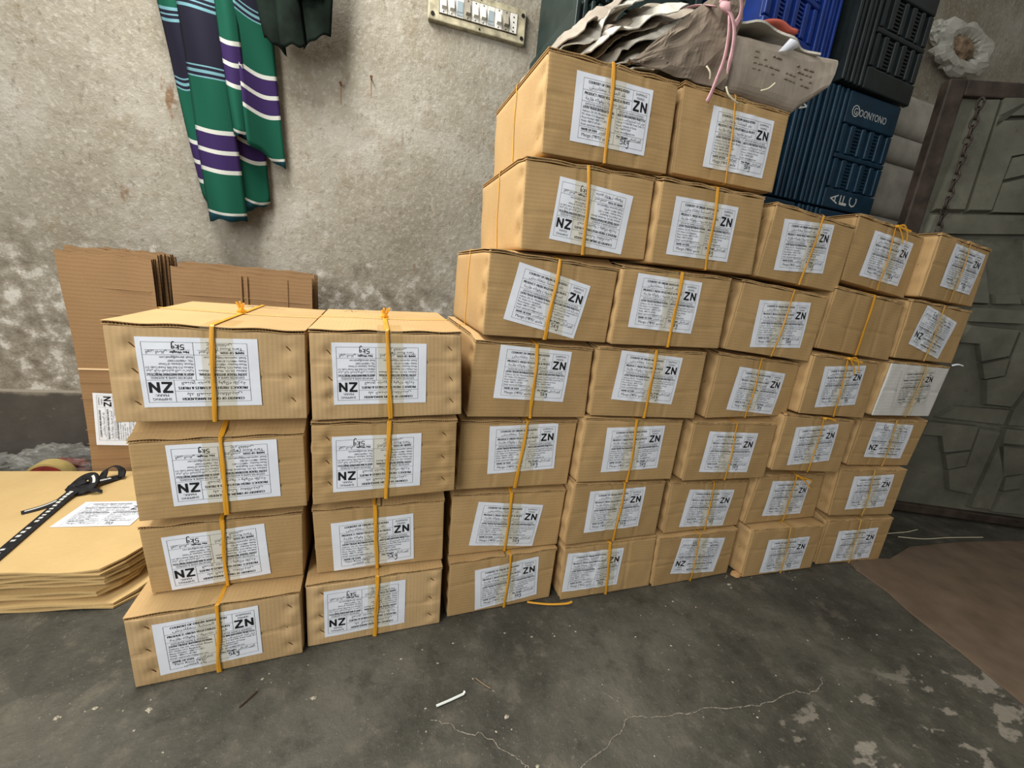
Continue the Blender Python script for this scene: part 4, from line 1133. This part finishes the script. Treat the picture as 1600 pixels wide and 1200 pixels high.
for xx, yy in ((2.085, CY), (1.675, CY), (1.105, CY + 0.02)):
    for lv in range(3):
        crate((xx, yy, lv * 0.40), 'teal', HID, 'hidden lower crates')

# ------------------------------------------------------------------ white sacks behind the gate
M['sack'] = plain('white_woven_sack', srgb(176, 172, 162), 0.7, 0.25, 12, 0.12)
SN = ['bottom', 'second lowest', 'middle', 'second highest', 'topmost']
zz = 0.0
for i, h in enumerate((0.50, 0.50, 0.30, 0.235, 0.115, 0.17)):
    sk = thing('sack', '%s white sack in the stack between crates and gate' % (['bottom', 'second', 'third', 'fourth', 'fifth', 'topmost'][i]), 'sack', (2.98, 0.82, zz), 'white sacks stacked by the gate')
    V = []; F = []
    nu, nv = 28, 12
    for j in range(nv + 1):
        th = -math.pi / 2 + math.pi * j / nv
        for a_ in range(nu):
            f_ = 2 * math.pi * a_ / nu
            ex = lambda c_, e_: math.copysign(abs(c_) ** e_, c_)
            x = 0.42 * ex(math.cos(th), 0.16) * ex(math.cos(f_), 0.45); y = 0.10 * ex(math.cos(th), 0.22) * ex(math.sin(f_), 0.35)
            z = h / 2 * ex(math.sin(th), 0.75)
            q = noise.noise((x * 7 + i * 3, y * 6, z * 9)) * 0.022 * math.cos(th) ** 0.3 if 0 < j < nv else 0.0
            V.append((x * (1 + q), y * (1 + q * 2) + q, z + h / 2 + 0.05 * x * (1 if i > 2 else 0) * (z + h / 2 > 0.0) * 0.0 + q * 0.3))
    for j in range(nv):
        for a_ in range(nu):
            F.append((j * nu + a_, j * nu + (a_ + 1) % nu, (j + 1) * nu + (a_ + 1) % nu, (j + 1) * nu + a_))
    mesh_obj('bag_body', V, F, M['sack'], sk, smooth=True)
    zz += h

# thin plastic carrier bag hung on the wall
cb = thing('carrier_bag', 'crumpled white plastic carrier bag hanging on the wall above the gate', 'plastic bag', (3.38, WALL_Y - 0.01, 2.16))
V = []; F = []
nu, nv = 48, 14
for i in range(nu):
    a_ = 2 * math.pi * i / nu
    for j in range(nv):
        b_ = 2 * math.pi * j / nv
        n_ = noise.noise((math.cos(a_) * 2.5, math.sin(a_) * 2.5, math.cos(b_) * 1.4)); n2_ = noise.noise((math.cos(a_) * 7, math.sin(a_) * 7, math.sin(b_) * 3))
        R = 0.125 + 0.03 * n_; r_ = 0.045 + 0.022 * n2_ + 0.012 * n_
        x = (R + r_ * math.cos(b_)) * math.cos(a_) * 1.25; z_ = (R + r_ * math.cos(b_)) * math.sin(a_) * 0.62
        V.append((x, -0.055 + 0.7 * r_ * math.sin(b_) + 0.012 * n2_, z_))
for i in range(nu):
    for j in range(nv):
        F.append((i * nv + j, i * nv + (j + 1) % nv, ((i + 1) % nu) * nv + (j + 1) % nv, ((i + 1) % nu) * nv + j))
mesh_obj('film', V, F, M['milky'], cb)
blob('content', (-0.02, -0.05, 0.0), (0.10, 0.03, 0.05), 0.3, plain('brown_content', srgb(150, 128, 104), 0.6, 0.3, 20, 0.3), cb, 11, squash=False)
blob('ear', (-0.19, -0.05, 0.035), (0.07, 0.02, 0.035), 0.6, M['milky'], cb, 17, squash=False)
hk = MB(); V, F = tube([(3.38, WALL_Y - 0.03, 2.30), (3.38, WALL_Y + 0.01, 2.30)], 0.003, 8)
hk.add(V, F)

# ------------------------------------------------------------------ pressed-metal gate leaf
k = NT('grimy_painted_steel')
ob = k.coord()
n1 = k.noise(ob, 6, 6, 0.65); n2 = k.noise(ob, 45, 5, 0.7)
c = k.ramp(n1, [(0.3, srgb(76, 76, 66)), (0.6, srgb(99, 99, 87)), (0.75, srgb(118, 116, 102))])
c = k.mix(k.math('MULTIPLY', k.step(n2, 0.60, 0.74), 0.5), c, srgb(58, 44, 32))
k.base(c); k.rough(0.55); k.b.inputs['Specular IOR Level'].default_value = 0.4; k.bump(n2, 0.3, 0.003)
M['steel'] = k.m
M['rust_steel'] = plain('rusty_frame_steel', srgb(62, 52, 44), 0.6, 0.35, 16, 0.3)
gate = thing('metal_gate', 'dark grey pressed-metal gate leaf with geometric relief at right', 'gate', (2.764, 0.193, 0.0), None, math.atan2(-0.406, 0.914))
GX0, GX1, GH = -0.338, 0.86, 1.632
MB().box((GX0 + 0.02, 0.012, 0.03), (GX1 - 0.02, 0.022, GH - 0.02)).build('plate', M['steel'], gate)
for nm, lo, hi in (('stile', (GX0, -0.012, 0.012), (GX0 + 0.058, 0.03, GH)), ('stile', (GX1 - 0.058, -0.012, 0.012), (GX1, 0.03, GH)),
                   ('rail', (GX0 + 0.058, -0.010, GH - 0.05), (GX1 - 0.058, 0.03, GH)), ('rail', (GX0 + 0.058, -0.010, 0.012), (GX1 - 0.058, 0.03, 0.050))):
    MB().rbox(lo, hi, 0.006, (1, 1, 2)).build(nm, M['rust_steel'], gate)
def relief(poly, h, name='relief'):
    c_ = np.mean(poly, 0)
    inn = [tuple(c_ + (np.array(p_) - c_) * 0.94) for p_ in poly]
    area = sum(poly[i][0] * poly[(i + 1) % len(poly)][1] - poly[(i + 1) % len(poly)][0] * poly[i][1] for i in range(len(poly)))
    if area < 0: poly = poly[::-1]; inn = inn[::-1]
    n = len(poly)
    V = [(x, 0.0125, z_) for x, z_ in poly] + [(x, 0.0125 - h, z_) for x, z_ in inn]
    F = [tuple(n + i for i in range(n))] + [(i, (i + 1) % n, (i + 1) % n + n, i + n) for i in range(n)]
    mesh_obj(name, V, F, M['steel'], gate)
GATE_PLATES = [
    [(-0.016, 0.423), (0.183, 0.428), (0.187, 0.322), (0.089, 0.294), (0.056, 0.368), (-0.025, 0.364)] ,
    [(0.095, 0.29), (0.184, 0.319), (0.189, 0.253), (0.125, 0.225)] ,
    [(0.185, 0.425), (0.266, 0.421), (0.256, 0.124), (0.162, 0.132), (0.126, 0.222), (0.19, 0.248)] ,
    [(0.277, 0.413), (0.267, 0.106), (0.268, 0.065), (0.348, 0.066), (0.343, 0.23), (0.416, 0.254), (0.38, 0.363), (0.275, 0.362)] ,
    [(0.35, 0.227), (0.414, 0.249), (0.429, 0.187), (0.362, 0.164)] ,
    [(0.361, 0.158), (0.431, 0.183), (0.47, 0.139), (0.493, 0.072), (0.355, 0.064)] ,
    [(0.279, 0.432), (0.357, 0.434), (0.38, 0.372), (0.281, 0.367)] ,
    [(0.069, 0.499), (0.27, 0.509), (0.269, 0.445), (0.012, 0.443)] ,
    [(0.009, 0.822), (0.189, 0.822), (0.189, 0.717), (0.096, 0.684), (0.064, 0.753), (-0.009, 0.751)] ,
    [(0.1, 0.677), (0.19, 0.711), (0.196, 0.641), (0.129, 0.617)] ,
    [(0.135, 0.614), (0.199, 0.637), (0.195, 0.819), (0.239, 0.819), (0.3, 0.637), (0.267, 0.515), (0.171, 0.513)] ,
    [(0.277, 0.51), (0.306, 0.62), (0.371, 0.45), (0.279, 0.444)] ,
    [(-0.219, 1.584), (-0.158, 1.588), (-0.149, 1.214), (-0.252, 1.207)] ,
    [(-0.149, 1.586), (-0.054, 1.592), (-0.034, 1.538), (-0.151, 1.527), (-0.147, 1.491)] ,
    [(-0.15, 1.521), (-0.032, 1.533), (0.008, 1.428), (-0.061, 1.409), (-0.063, 1.22), (-0.139, 1.214)] ,
    [(-0.055, 1.405), (0.009, 1.425), (0.033, 1.361), (-0.059, 1.33)] ,
    [(-0.06, 1.323), (0.036, 1.355), (0.083, 1.229), (-0.058, 1.22)] ,
    [(-0.251, 1.2), (0.085, 1.226), (0.11, 1.16), (-0.139, 1.139), (-0.256, 1.133)] ,
    [(-0.129, 1.128), (-0.057, 1.134), (0.051, 0.9), (-0.063, 0.895)] ,
    [(0.068, 1.144), (0.128, 1.148), (0.236, 0.92), (0.171, 0.913)] ,
    [(0.002, 0.887), (0.057, 0.891), (0.18, 0.894), (0.199, 0.844), (0.006, 0.832)] ,
    [(0.052, 0.941), (0.134, 0.949), (0.157, 0.916), (0.067, 0.906)] ,
]
for pl in GATE_PLATES:
    relief(pl, 0.022)
for sh in (0.42,):          # the pressed pattern goes on towards the hinge side
    for pl in GATE_PLATES:
        pp = [(x + sh, z_ - 0.004) for x, z_ in pl]
        if min(x for x, _ in pp) > 0.24 and max(x for x, _ in pp) < GX1 - 0.06: relief(pp, 0.022)
# chain hanging along the stile
ch = thing('chain', 'twisted iron chain hanging down the left side of the metal gate', 'chain', (2.764 - 0.222 * 0.914, 0.193 + 0.222 * 0.406, 1.12), None, math.atan2(-0.406, 0.914))
for i in range(15):
    zc = 0.44 - i * 0.029
    V = []; F = []
    q = math.radians(40 if i % 2 else -50)
    pts = [(0.009 * math.cos(a_) * math.cos(q), -0.013 + 0.009 * math.cos(a_) * math.sin(q), zc + 0.019 * math.sin(a_)) for a_ in np.linspace(0, 2 * math.pi, 13)]
    V, F = tube(pts, 0.0036, 6)
    mesh_obj('link', V, F, M['rust_steel'], ch, smooth=True)

# brown sheet on the floor by the gate
M['brown_sheet'] = plain('brown_floor_sheet', srgb(112, 96, 80), 0.8, 0.2, 10, 0.14)
pts = [(2.14, 0.0), (2.107, -0.06), (2.094, -0.156), (2.062, -0.231), (2.031, -0.359), (1.99, -0.489), (1.94, -0.66), (1.90, -0.80), (3.4, -0.90), (3.3, -0.16), (3.089, -0.075), (2.76, -0.026), (2.476, -0.008), (2.30, -0.045)]
n = len(pts)
V = [(x - 2.5, y + 0.4, 0.0008) for x, y in pts] + [(x - 2.5 + 0.001, y + 0.4, 0.0052 + 0.002 * abs(noise.noise((x * 5, y * 5, 0)))) for x, y in pts]
F = [tuple(range(n, 2 * n)), ] + [(i, i + n, (i + 1) % n + n, (i + 1) % n) for i in range(n)]
ob = mesh_obj('floor_sheet', V, F, M['brown_sheet']); ob.location = (2.5, -0.4, 0)
tag(ob, 'brown cardboard sheet lying on the floor in front of the gate', 'floor sheet')

# ------------------------------------------------------------------ torn paper sacks on top of the tallest stacks
k = NT('grey_sack_paper')
n1 = k.noise(k.coord(), 7, 5, 0.6); n2 = k.noise(k.coord(), 60, 4)
c = k.ramp(n1, [(0.3, srgb(128, 116, 102)), (0.6, srgb(160, 150, 136)), (0.8, srgb(184, 176, 162))])
k.base(c); k.rough(0.8); k.bump(n2, 0.3, 0.003); M['sackpaper'] = k.m
M['sackpaper_shaded'] = plain('shaded_sack_paper', srgb(128, 116, 102), 0.8, 0.2, 9, 0.12)
M['sackpaper_light'] = plain('pale_sack_paper', srgb(196, 192, 180), 0.7, 0.2, 9, 0.12)
PT = 1.2335
NAMES10 = ['leftmost', 'second from left', 'third from left', 'fourth from left', 'fifth from left', 'sixth from left', 'seventh from left', 'eighth from left', 'ninth from left', 'rightmost']
for i in range(10):
    rs = random.Random(40 + i)
    xi = 0.893 + 0.0175 * i
    y0, y1 = 0.072 + rs.uniform(-.02, .05), 0.34
    ph = rs.uniform(0, 6)
    Ln = rs.uniform(0.24, 0.30)
    a0 = math.radians(62 - 2.2 * i); a1 = math.radians(28 - 1.0 * i)
    prof = [(xi, 0.002)]
    for q in range(33):
        an = a0 + (a1 - a0) * (q / 33) ** 0.8 + 0.10 * math.sin(q * 0.45 + ph)
        prof.append((prof[-1][0] + Ln / 33 * math.cos(an), prof[-1][1] + Ln / 33 * math.sin(an)))
    root = thing('paper_sack', 'torn grey paper sack, %s of those fanned out on the tallest cartons' % NAMES10[i], 'paper sack', (1.05, 0.19, PT), 'torn paper sacks on the cartons')
    def fn(u, v):
        px_, pz_ = prof[int(round(u * 33))]
        cr = lambda f_, s_: abs(noise.noise((u * f_ + s_ + i * 7.3, v * f_ * 0.8, s_))) - 0.22
        y = y0 + (y1 - y0) * v + (0.035 * noise.noise((u * 3.5, i * 5.1, 0.3)) + 0.014 * noise.noise((u * 11, i * 3.7, 4.1))) * (1 - v)
        w = (0.016 * cr(4.0, 1.7) + 0.009 * cr(9.0, 5.2)) * min(1, u * 4)
        cur = -(0.024 + 0.026 * noise.noise((u * 3.0, i * 9.1, 2.2))) * math.exp(-v * 8) * min(1, u * 4)
        return (px_ - 1.05 - (w + cur) * 0.7, y - 0.19, pz_ + (w + cur) * 0.7)
    V, F, uv = sheet(fn, 34, 20, 0.0022, (0.4, 0.3))
    mesh_obj('paper', V, F, M['sackpaper_light'] if i % 2 == 1 else M['sackpaper'], root, uv, smooth=False)
# big folded sack draped along the front, its shaded front put into a darker paper colour
root = thing('paper_sack', 'large folded grey paper sack draped over the front of the paper pile', 'paper sack', (1.15, 0.03, PT), 'torn paper sacks on the cartons')
def fn(u, v):
    x = 1.035 + 0.235 * u + 0.02 * v
    top_ = 0.006 + 0.165 * min(1, u * 1.35) ** 0.9
    z = 0.002 + top_ * v
    y = 0.022 + 0.020 * v ** 1.5 + 0.008 * math.sin(u * 9 + v * 3) * v + 0.016 * (abs(noise.noise((u * 5, v * 4, 1.7))) - 0.2)
    return (x - 1.15, y - 0.03, z)
V, F, uv = sheet(fn, 30, 18, 0.003, (0.3, 0.16))
mesh_obj('paper', V, F, M['sackpaper_shaded'], root, uv, smooth=False)
# folded bundle at the right with faint print
bundle = thing('paper_bundle', 'folded grey paper sack bundle with faint print, tied with pink tape', 'paper bundle', (1.37, 0.19, PT))
def bpt(th, s):
    """closed pillow outline: s along x, th around"""
    c_, s_ = math.cos(th), math.sin(th)
    ex = lambda q, e_: math.copysign(abs(q) ** e_, q)
    hz = 0.062 + 0.010 * (s - 0.3)
    y = 0.165 * ex(c_, 0.28); z = hz * ex(s_, 0.30) + hz
    x = -0.118 + 0.288 * s
    n_ = noise.noise((x * 9, y * 7, z * 9)); n2_ = noise.noise((x * 22, y * 18, z * 25))
    if s > 0.8: z = 2 * hz - (2 * hz - z) * (1 - 2.2 * (s - 0.8)); x += 0.03 * (z / (2 * hz)) * (s - 0.8) * 5; 
    return (x + 0.006 * n2_, y + 0.010 * n_ + 0.004 * n2_, max(0.002, z + 0.006 * n_ * (z > hz) + 0.02 * s * 0))
V = []; F = []
nu, nv = 40, 26
for j in range(nv):
    for i in range(nu):
        V.append(bpt(2 * math.pi * i / nu, j / (nv - 1)))
for j in range(nv - 1):
    for i in range(nu):
        F.append((j * nu + i, (j + 1) * nu + i, (j + 1) * nu + (i + 1) % nu, j * nu + (i + 1) % nu))
F.append(tuple(range(nu))); F.append(tuple((nv - 1) * nu + i for i in reversed(range(nu))))
mesh_obj('wrapper', V, F, M['sackpaper'], bundle)
# upper folded layer with frayed edge
def fn(u, v):
    x = -0.10 + 0.235 * u; y = -0.165 + 0.30 * v
    return (x, y + 0.006 * math.sin(u * 17) * (1 - v), 0.134 + 0.020 * math.exp(-((u - 0.35) ** 2) * 8) + 0.010 * noise.noise((u * 5, v * 4, 8)) - 0.012 * (1 - v) ** 4)
V, F, uv = sheet(fn, 26, 14, 0.004, (0.24, 0.3)); mesh_obj('top_layer', V, F, M['sackpaper_light'], bundle, uv)
mk = MB()
rs = random.Random(5)
for ln in range(4):
    x = -0.04
    while x < 0.13:
        w_ = rs.uniform(.006, .014)
        if rs.random() < 0.8 and not (ln < 2 and 0.02 < x < 0.07):
            z_ = 0.088 - ln * 0.0105
            yy = -0.1655 + 0.010 * noise.noise((x * 9, -0.165 * 7, z_ * 9)) + 0.004 * noise.noise((x * 22, -0.165 * 18, z_ * 25)); mk.box((x, yy - 0.0012, z_), (x + w_, yy + 0.003, z_ + 0.0026))
        x += w_ + 0.004
faint = plain('faint_grey_print', srgb(138, 128, 114), 0.85, 0.1)
fp = mk.build('faint_print', faint, bundle)
V, F, uv = sheet(lambda u, v: (0.015 + 0.026 * u + 0.012 * v, -0.172 - 0.006 * math.sin(3 * u) - 0.012 * v, 0.098 + 0.022 * v * (1 - 0.6 * u) + 0.004 * u), 6, 6, 0.0006, (0.03, 0.03))
mesh_obj('torn_scrap', V, F, M['paper'], bundle)
# pink tape
M['pink'] = plain('pink_cotton_tape', srgb(214, 168, 172), 0.85, 0.15, 70, 0.12)
pk = thing('pink_tape', 'pale pink cotton tape tied round the paper sacks, ends hanging down', 'tape', (1.24, 0.02, 1.30))
def pl(pts, n): return smooth_path([(x - 1.24, y - 0.02, z - 1.30) for x, y, z in pts], n)
for nm, pts, w_ in (('loop', [(1.208, 0.005, 1.362), (1.222, -0.004, 1.378), (1.243, -0.006, 1.374), (1.252, -0.004, 1.352), (1.246, 0.0, 1.332)], 0.013),
                    ('end', [(1.210, 0.002, 1.360), (1.228, -0.006, 1.346), (1.240, -0.010, 1.320), (1.243, -0.012, 1.290), (1.242, -0.012, 1.262), (1.243, -0.010, 1.246)], np.array([0.013] * 16 + [0.012, 0.009, 0.005, 0.003])),
                    ('end', [(1.226, -0.004, 1.345), (1.232, -0.006, 1.310), (1.232, -0.006, 1.270), (1.226, -0.003, 1.235), (1.222, 0.000, 1.212), (1.216, 0.000, 1.196)], np.array([0.010] * 20)),
                    ('band', [(1.208, 0.02, 1.366), (1.205, 0.10, 1.402), (1.205, 0.20, 1.41), (1.205, 0.30, 1.39)], 0.012)):
    P = pl(pts, 20)
    V, F, uv = ribbon(P, [(0.25, -0.95, 0.2)] * 20 if nm != 'band' else [(0, -0.3, 0.95)] * 20, w_, 0.0014)
    mesh_obj(nm, V, F, M['pink'], pk, uv, smooth=True)
V, F = tube([(1.208 - 1.24, -0.015, 0.064), (1.216 - 1.24, -0.022, 0.058), (1.226 - 1.24, -0.022, 0.048)], [.004, .009, .004], 8); mesh_obj('knot', V, F, M['pink'], pk, smooth=True)
# orange rubber piece
M['coral'] = plain('coral_rubber', srgb(186, 92, 76), 0.5, 0.4, 20, 0.1)
co = thing('rubber_strip', 'coral red rubber strip lying on the folded paper bundle', 'rubber strip', (1.40, 0.07, PT + 0.150))
def fn(u, v):
    return (-0.05 + 0.11 * u, -0.02 + 0.05 * v, 0.004 + 0.018 * math.sin(u * 3.0) * (1 - v * 0.4) + (0.010 * (u - 0.8) * 5 if u > 0.8 else 0) + 0.004 * math.sin(u * 14) * v)
V, F, uv = sheet(fn, 18, 8, 0.007, (.1, .05)); mesh_obj('strip', V, F, M['coral'], co, uv, smooth=True)

# torn white bits of plastic string on the right tallest carton
M['pale_bits'] = plain('pale_plastic_bits', srgb(212, 206, 176), 0.5, 0.4)
for pts, lbl in (([(1.262, 0.008, 1.236), (1.268, 0.004, 1.222), (1.285, 0.003, 1.214), (1.300, 0.006, 1.212)], 'thin white plastic string end beside the hanging pink tape'),
                 ([(1.345, 0.000, 1.244), (1.360, -0.004, 1.250), (1.372, -0.006, 1.262)], 'short white plastic string end sticking up right of the thin strap'),
                 ([(1.200, 0.002, 1.256), (1.208, -0.002, 1.246), (1.214, 0.002, 1.236)], 'white plastic string end left of the hanging pink tape')):
    P = smooth_path(pts, 10); V, F = tube(P, 0.0018, 6)
    tag(mesh_obj('plastic_string', V, F, M['pale_bits'], None, smooth=True), lbl, 'string', 'string ends on the tall carton')
# white sliver on the white-faced carton
P = smooth_path([(2.300, -0.020, 0.690), (2.320, -0.024, 0.695), (2.345, -0.026, 0.692)], 8); V, F, uv = ribbon(P, [(0, -0.8, 0.6)] * 8, .005, .0008)
tag(mesh_obj('torn_paper_strip', V, F, M['paper'], None, uv), 'torn white paper strip at the corner of the white-faced carton', 'paper strip')

# ------------------------------------------------------------------ odds and ends on the floor
P = smooth_path([(0.978, 0.026, 0.003), (1.000, 0.016, 0.004), (1.035, 0.004, 0.005), (1.075, -0.006, 0.009), (1.092, -0.004, 0.010)], 16)
V, F, uv = ribbon(P, [(0, -0.3, 0.95)] * 16, .0055, .0010)
tag(mesh_obj('strap_offcut', V, F, M['raffia'], None, uv), 'yellow strap offcut on the floor in front of the cartons', 'strap')
sv = MB(); V, F, uv = ribbon([(0.713, -0.1885, 0.0035), (0.742, -0.183, 0.0035), (0.768, -0.1775, 0.004), (0.771, -0.1755, 0.007)], [(0, 0, 1)] * 4, .0052, .0016)
tag(mesh_obj('plastic_strip', V, F, plain('white_plastic', srgb(222, 228, 222), 0.4, 0.4), None, uv), 'thin white plastic strip lying on the concrete floor', 'plastic strip')
P = smooth_path([(0.800, -0.150, 0.003), (0.812, -0.166, 0.003), (0.824, -0.178, 0.003)], 6); V, F = tube(P, .0012, 5)
tag(mesh_obj('twig', V, F, plain('twig_brown', srgb(138, 118, 92), 0.8, 0.2)), 'thin brown twig on the concrete floor right of the white strip', 'twig', 'twigs')
P = smooth_path([(0.365, -0.108, 0.003), (0.378, -0.094, 0.004), (0.388, -0.082, 0.004)], 6); V, F, uv = ribbon(P, [(0, -.2, 1)] * 6, .003, .0015)
tag(mesh_obj('twig', V, F, plain('dark_twig', srgb(82, 68, 50), 0.8, 0.2), None, uv), 'short dark straw lying on the floor in the foreground', 'twig', 'twigs')
bl = blob('card_scrap', (1.655, 0.0, 0.006), (0.016, 0.012, 0.007), 0.3, plain('scrap_tan', srgb(190, 150, 104), 0.8, 0.2), None, 21)
tag(bl, 'small tan cardboard scrap at the foot of the carton stacks', 'scrap')
deb = MB(); rs = random.Random(12)
for i in range(150):
    x = rs.uniform(0.0, 2.0); y = rs.uniform(-0.42, 0.0) if rs.random() < 0.75 else rs.uniform(-0.06, 0.01)
    if y > -0.05 and x < 1.6: y -= 0.05
    s = rs.uniform(0.0008, 0.0035) if rs.random() < 0.9 else rs.uniform(0.004, 0.007)
    ang = rs.uniform(0, 6.28)
    q = [(x + s * rs.uniform(.5, 1.3) * math.cos(ang + t), y + s * rs.uniform(.4, 1.1) * math.sin(ang + t)) for t in (0, 1.3, 2.6, 3.9, 5.2)]
    deb.add([(a_, b_, 0.0004) for a_, b_ in q] + [(x, y, 0.0004 + s * 0.5)], [(0, 1, 5), (1, 2, 5), (2, 3, 5), (3, 4, 5), (4, 0, 5)])
ob = deb.build('floor_debris', plain('pale_grit', srgb(176, 168, 150), 0.9, 0.1, 300, 0.3))
tag(ob, 'pale grit and crumbs scattered over the concrete floor', 'debris', kind='stuff')
for pts in ([(2.52, 0.05, 0.003), (2.62, 0.02, 0.003), (2.75, 0.005, 0.004), (2.92, -0.02, 0.003)], [(2.50, 0.075, 0.003), (2.60, 0.068, 0.003), (2.68, 0.072, 0.003)]):
    V, F = tube(smooth_path(pts, 16), 0.0016, 5)
    tag(mesh_obj('loose_thread', V, F, M['pale_bits'], None), 'pale thread lying on the dark floor below the gate' if pts[0][0] > 2.51 else 'short pale thread on the floor beside the last carton', 'thread', 'threads by the gate')
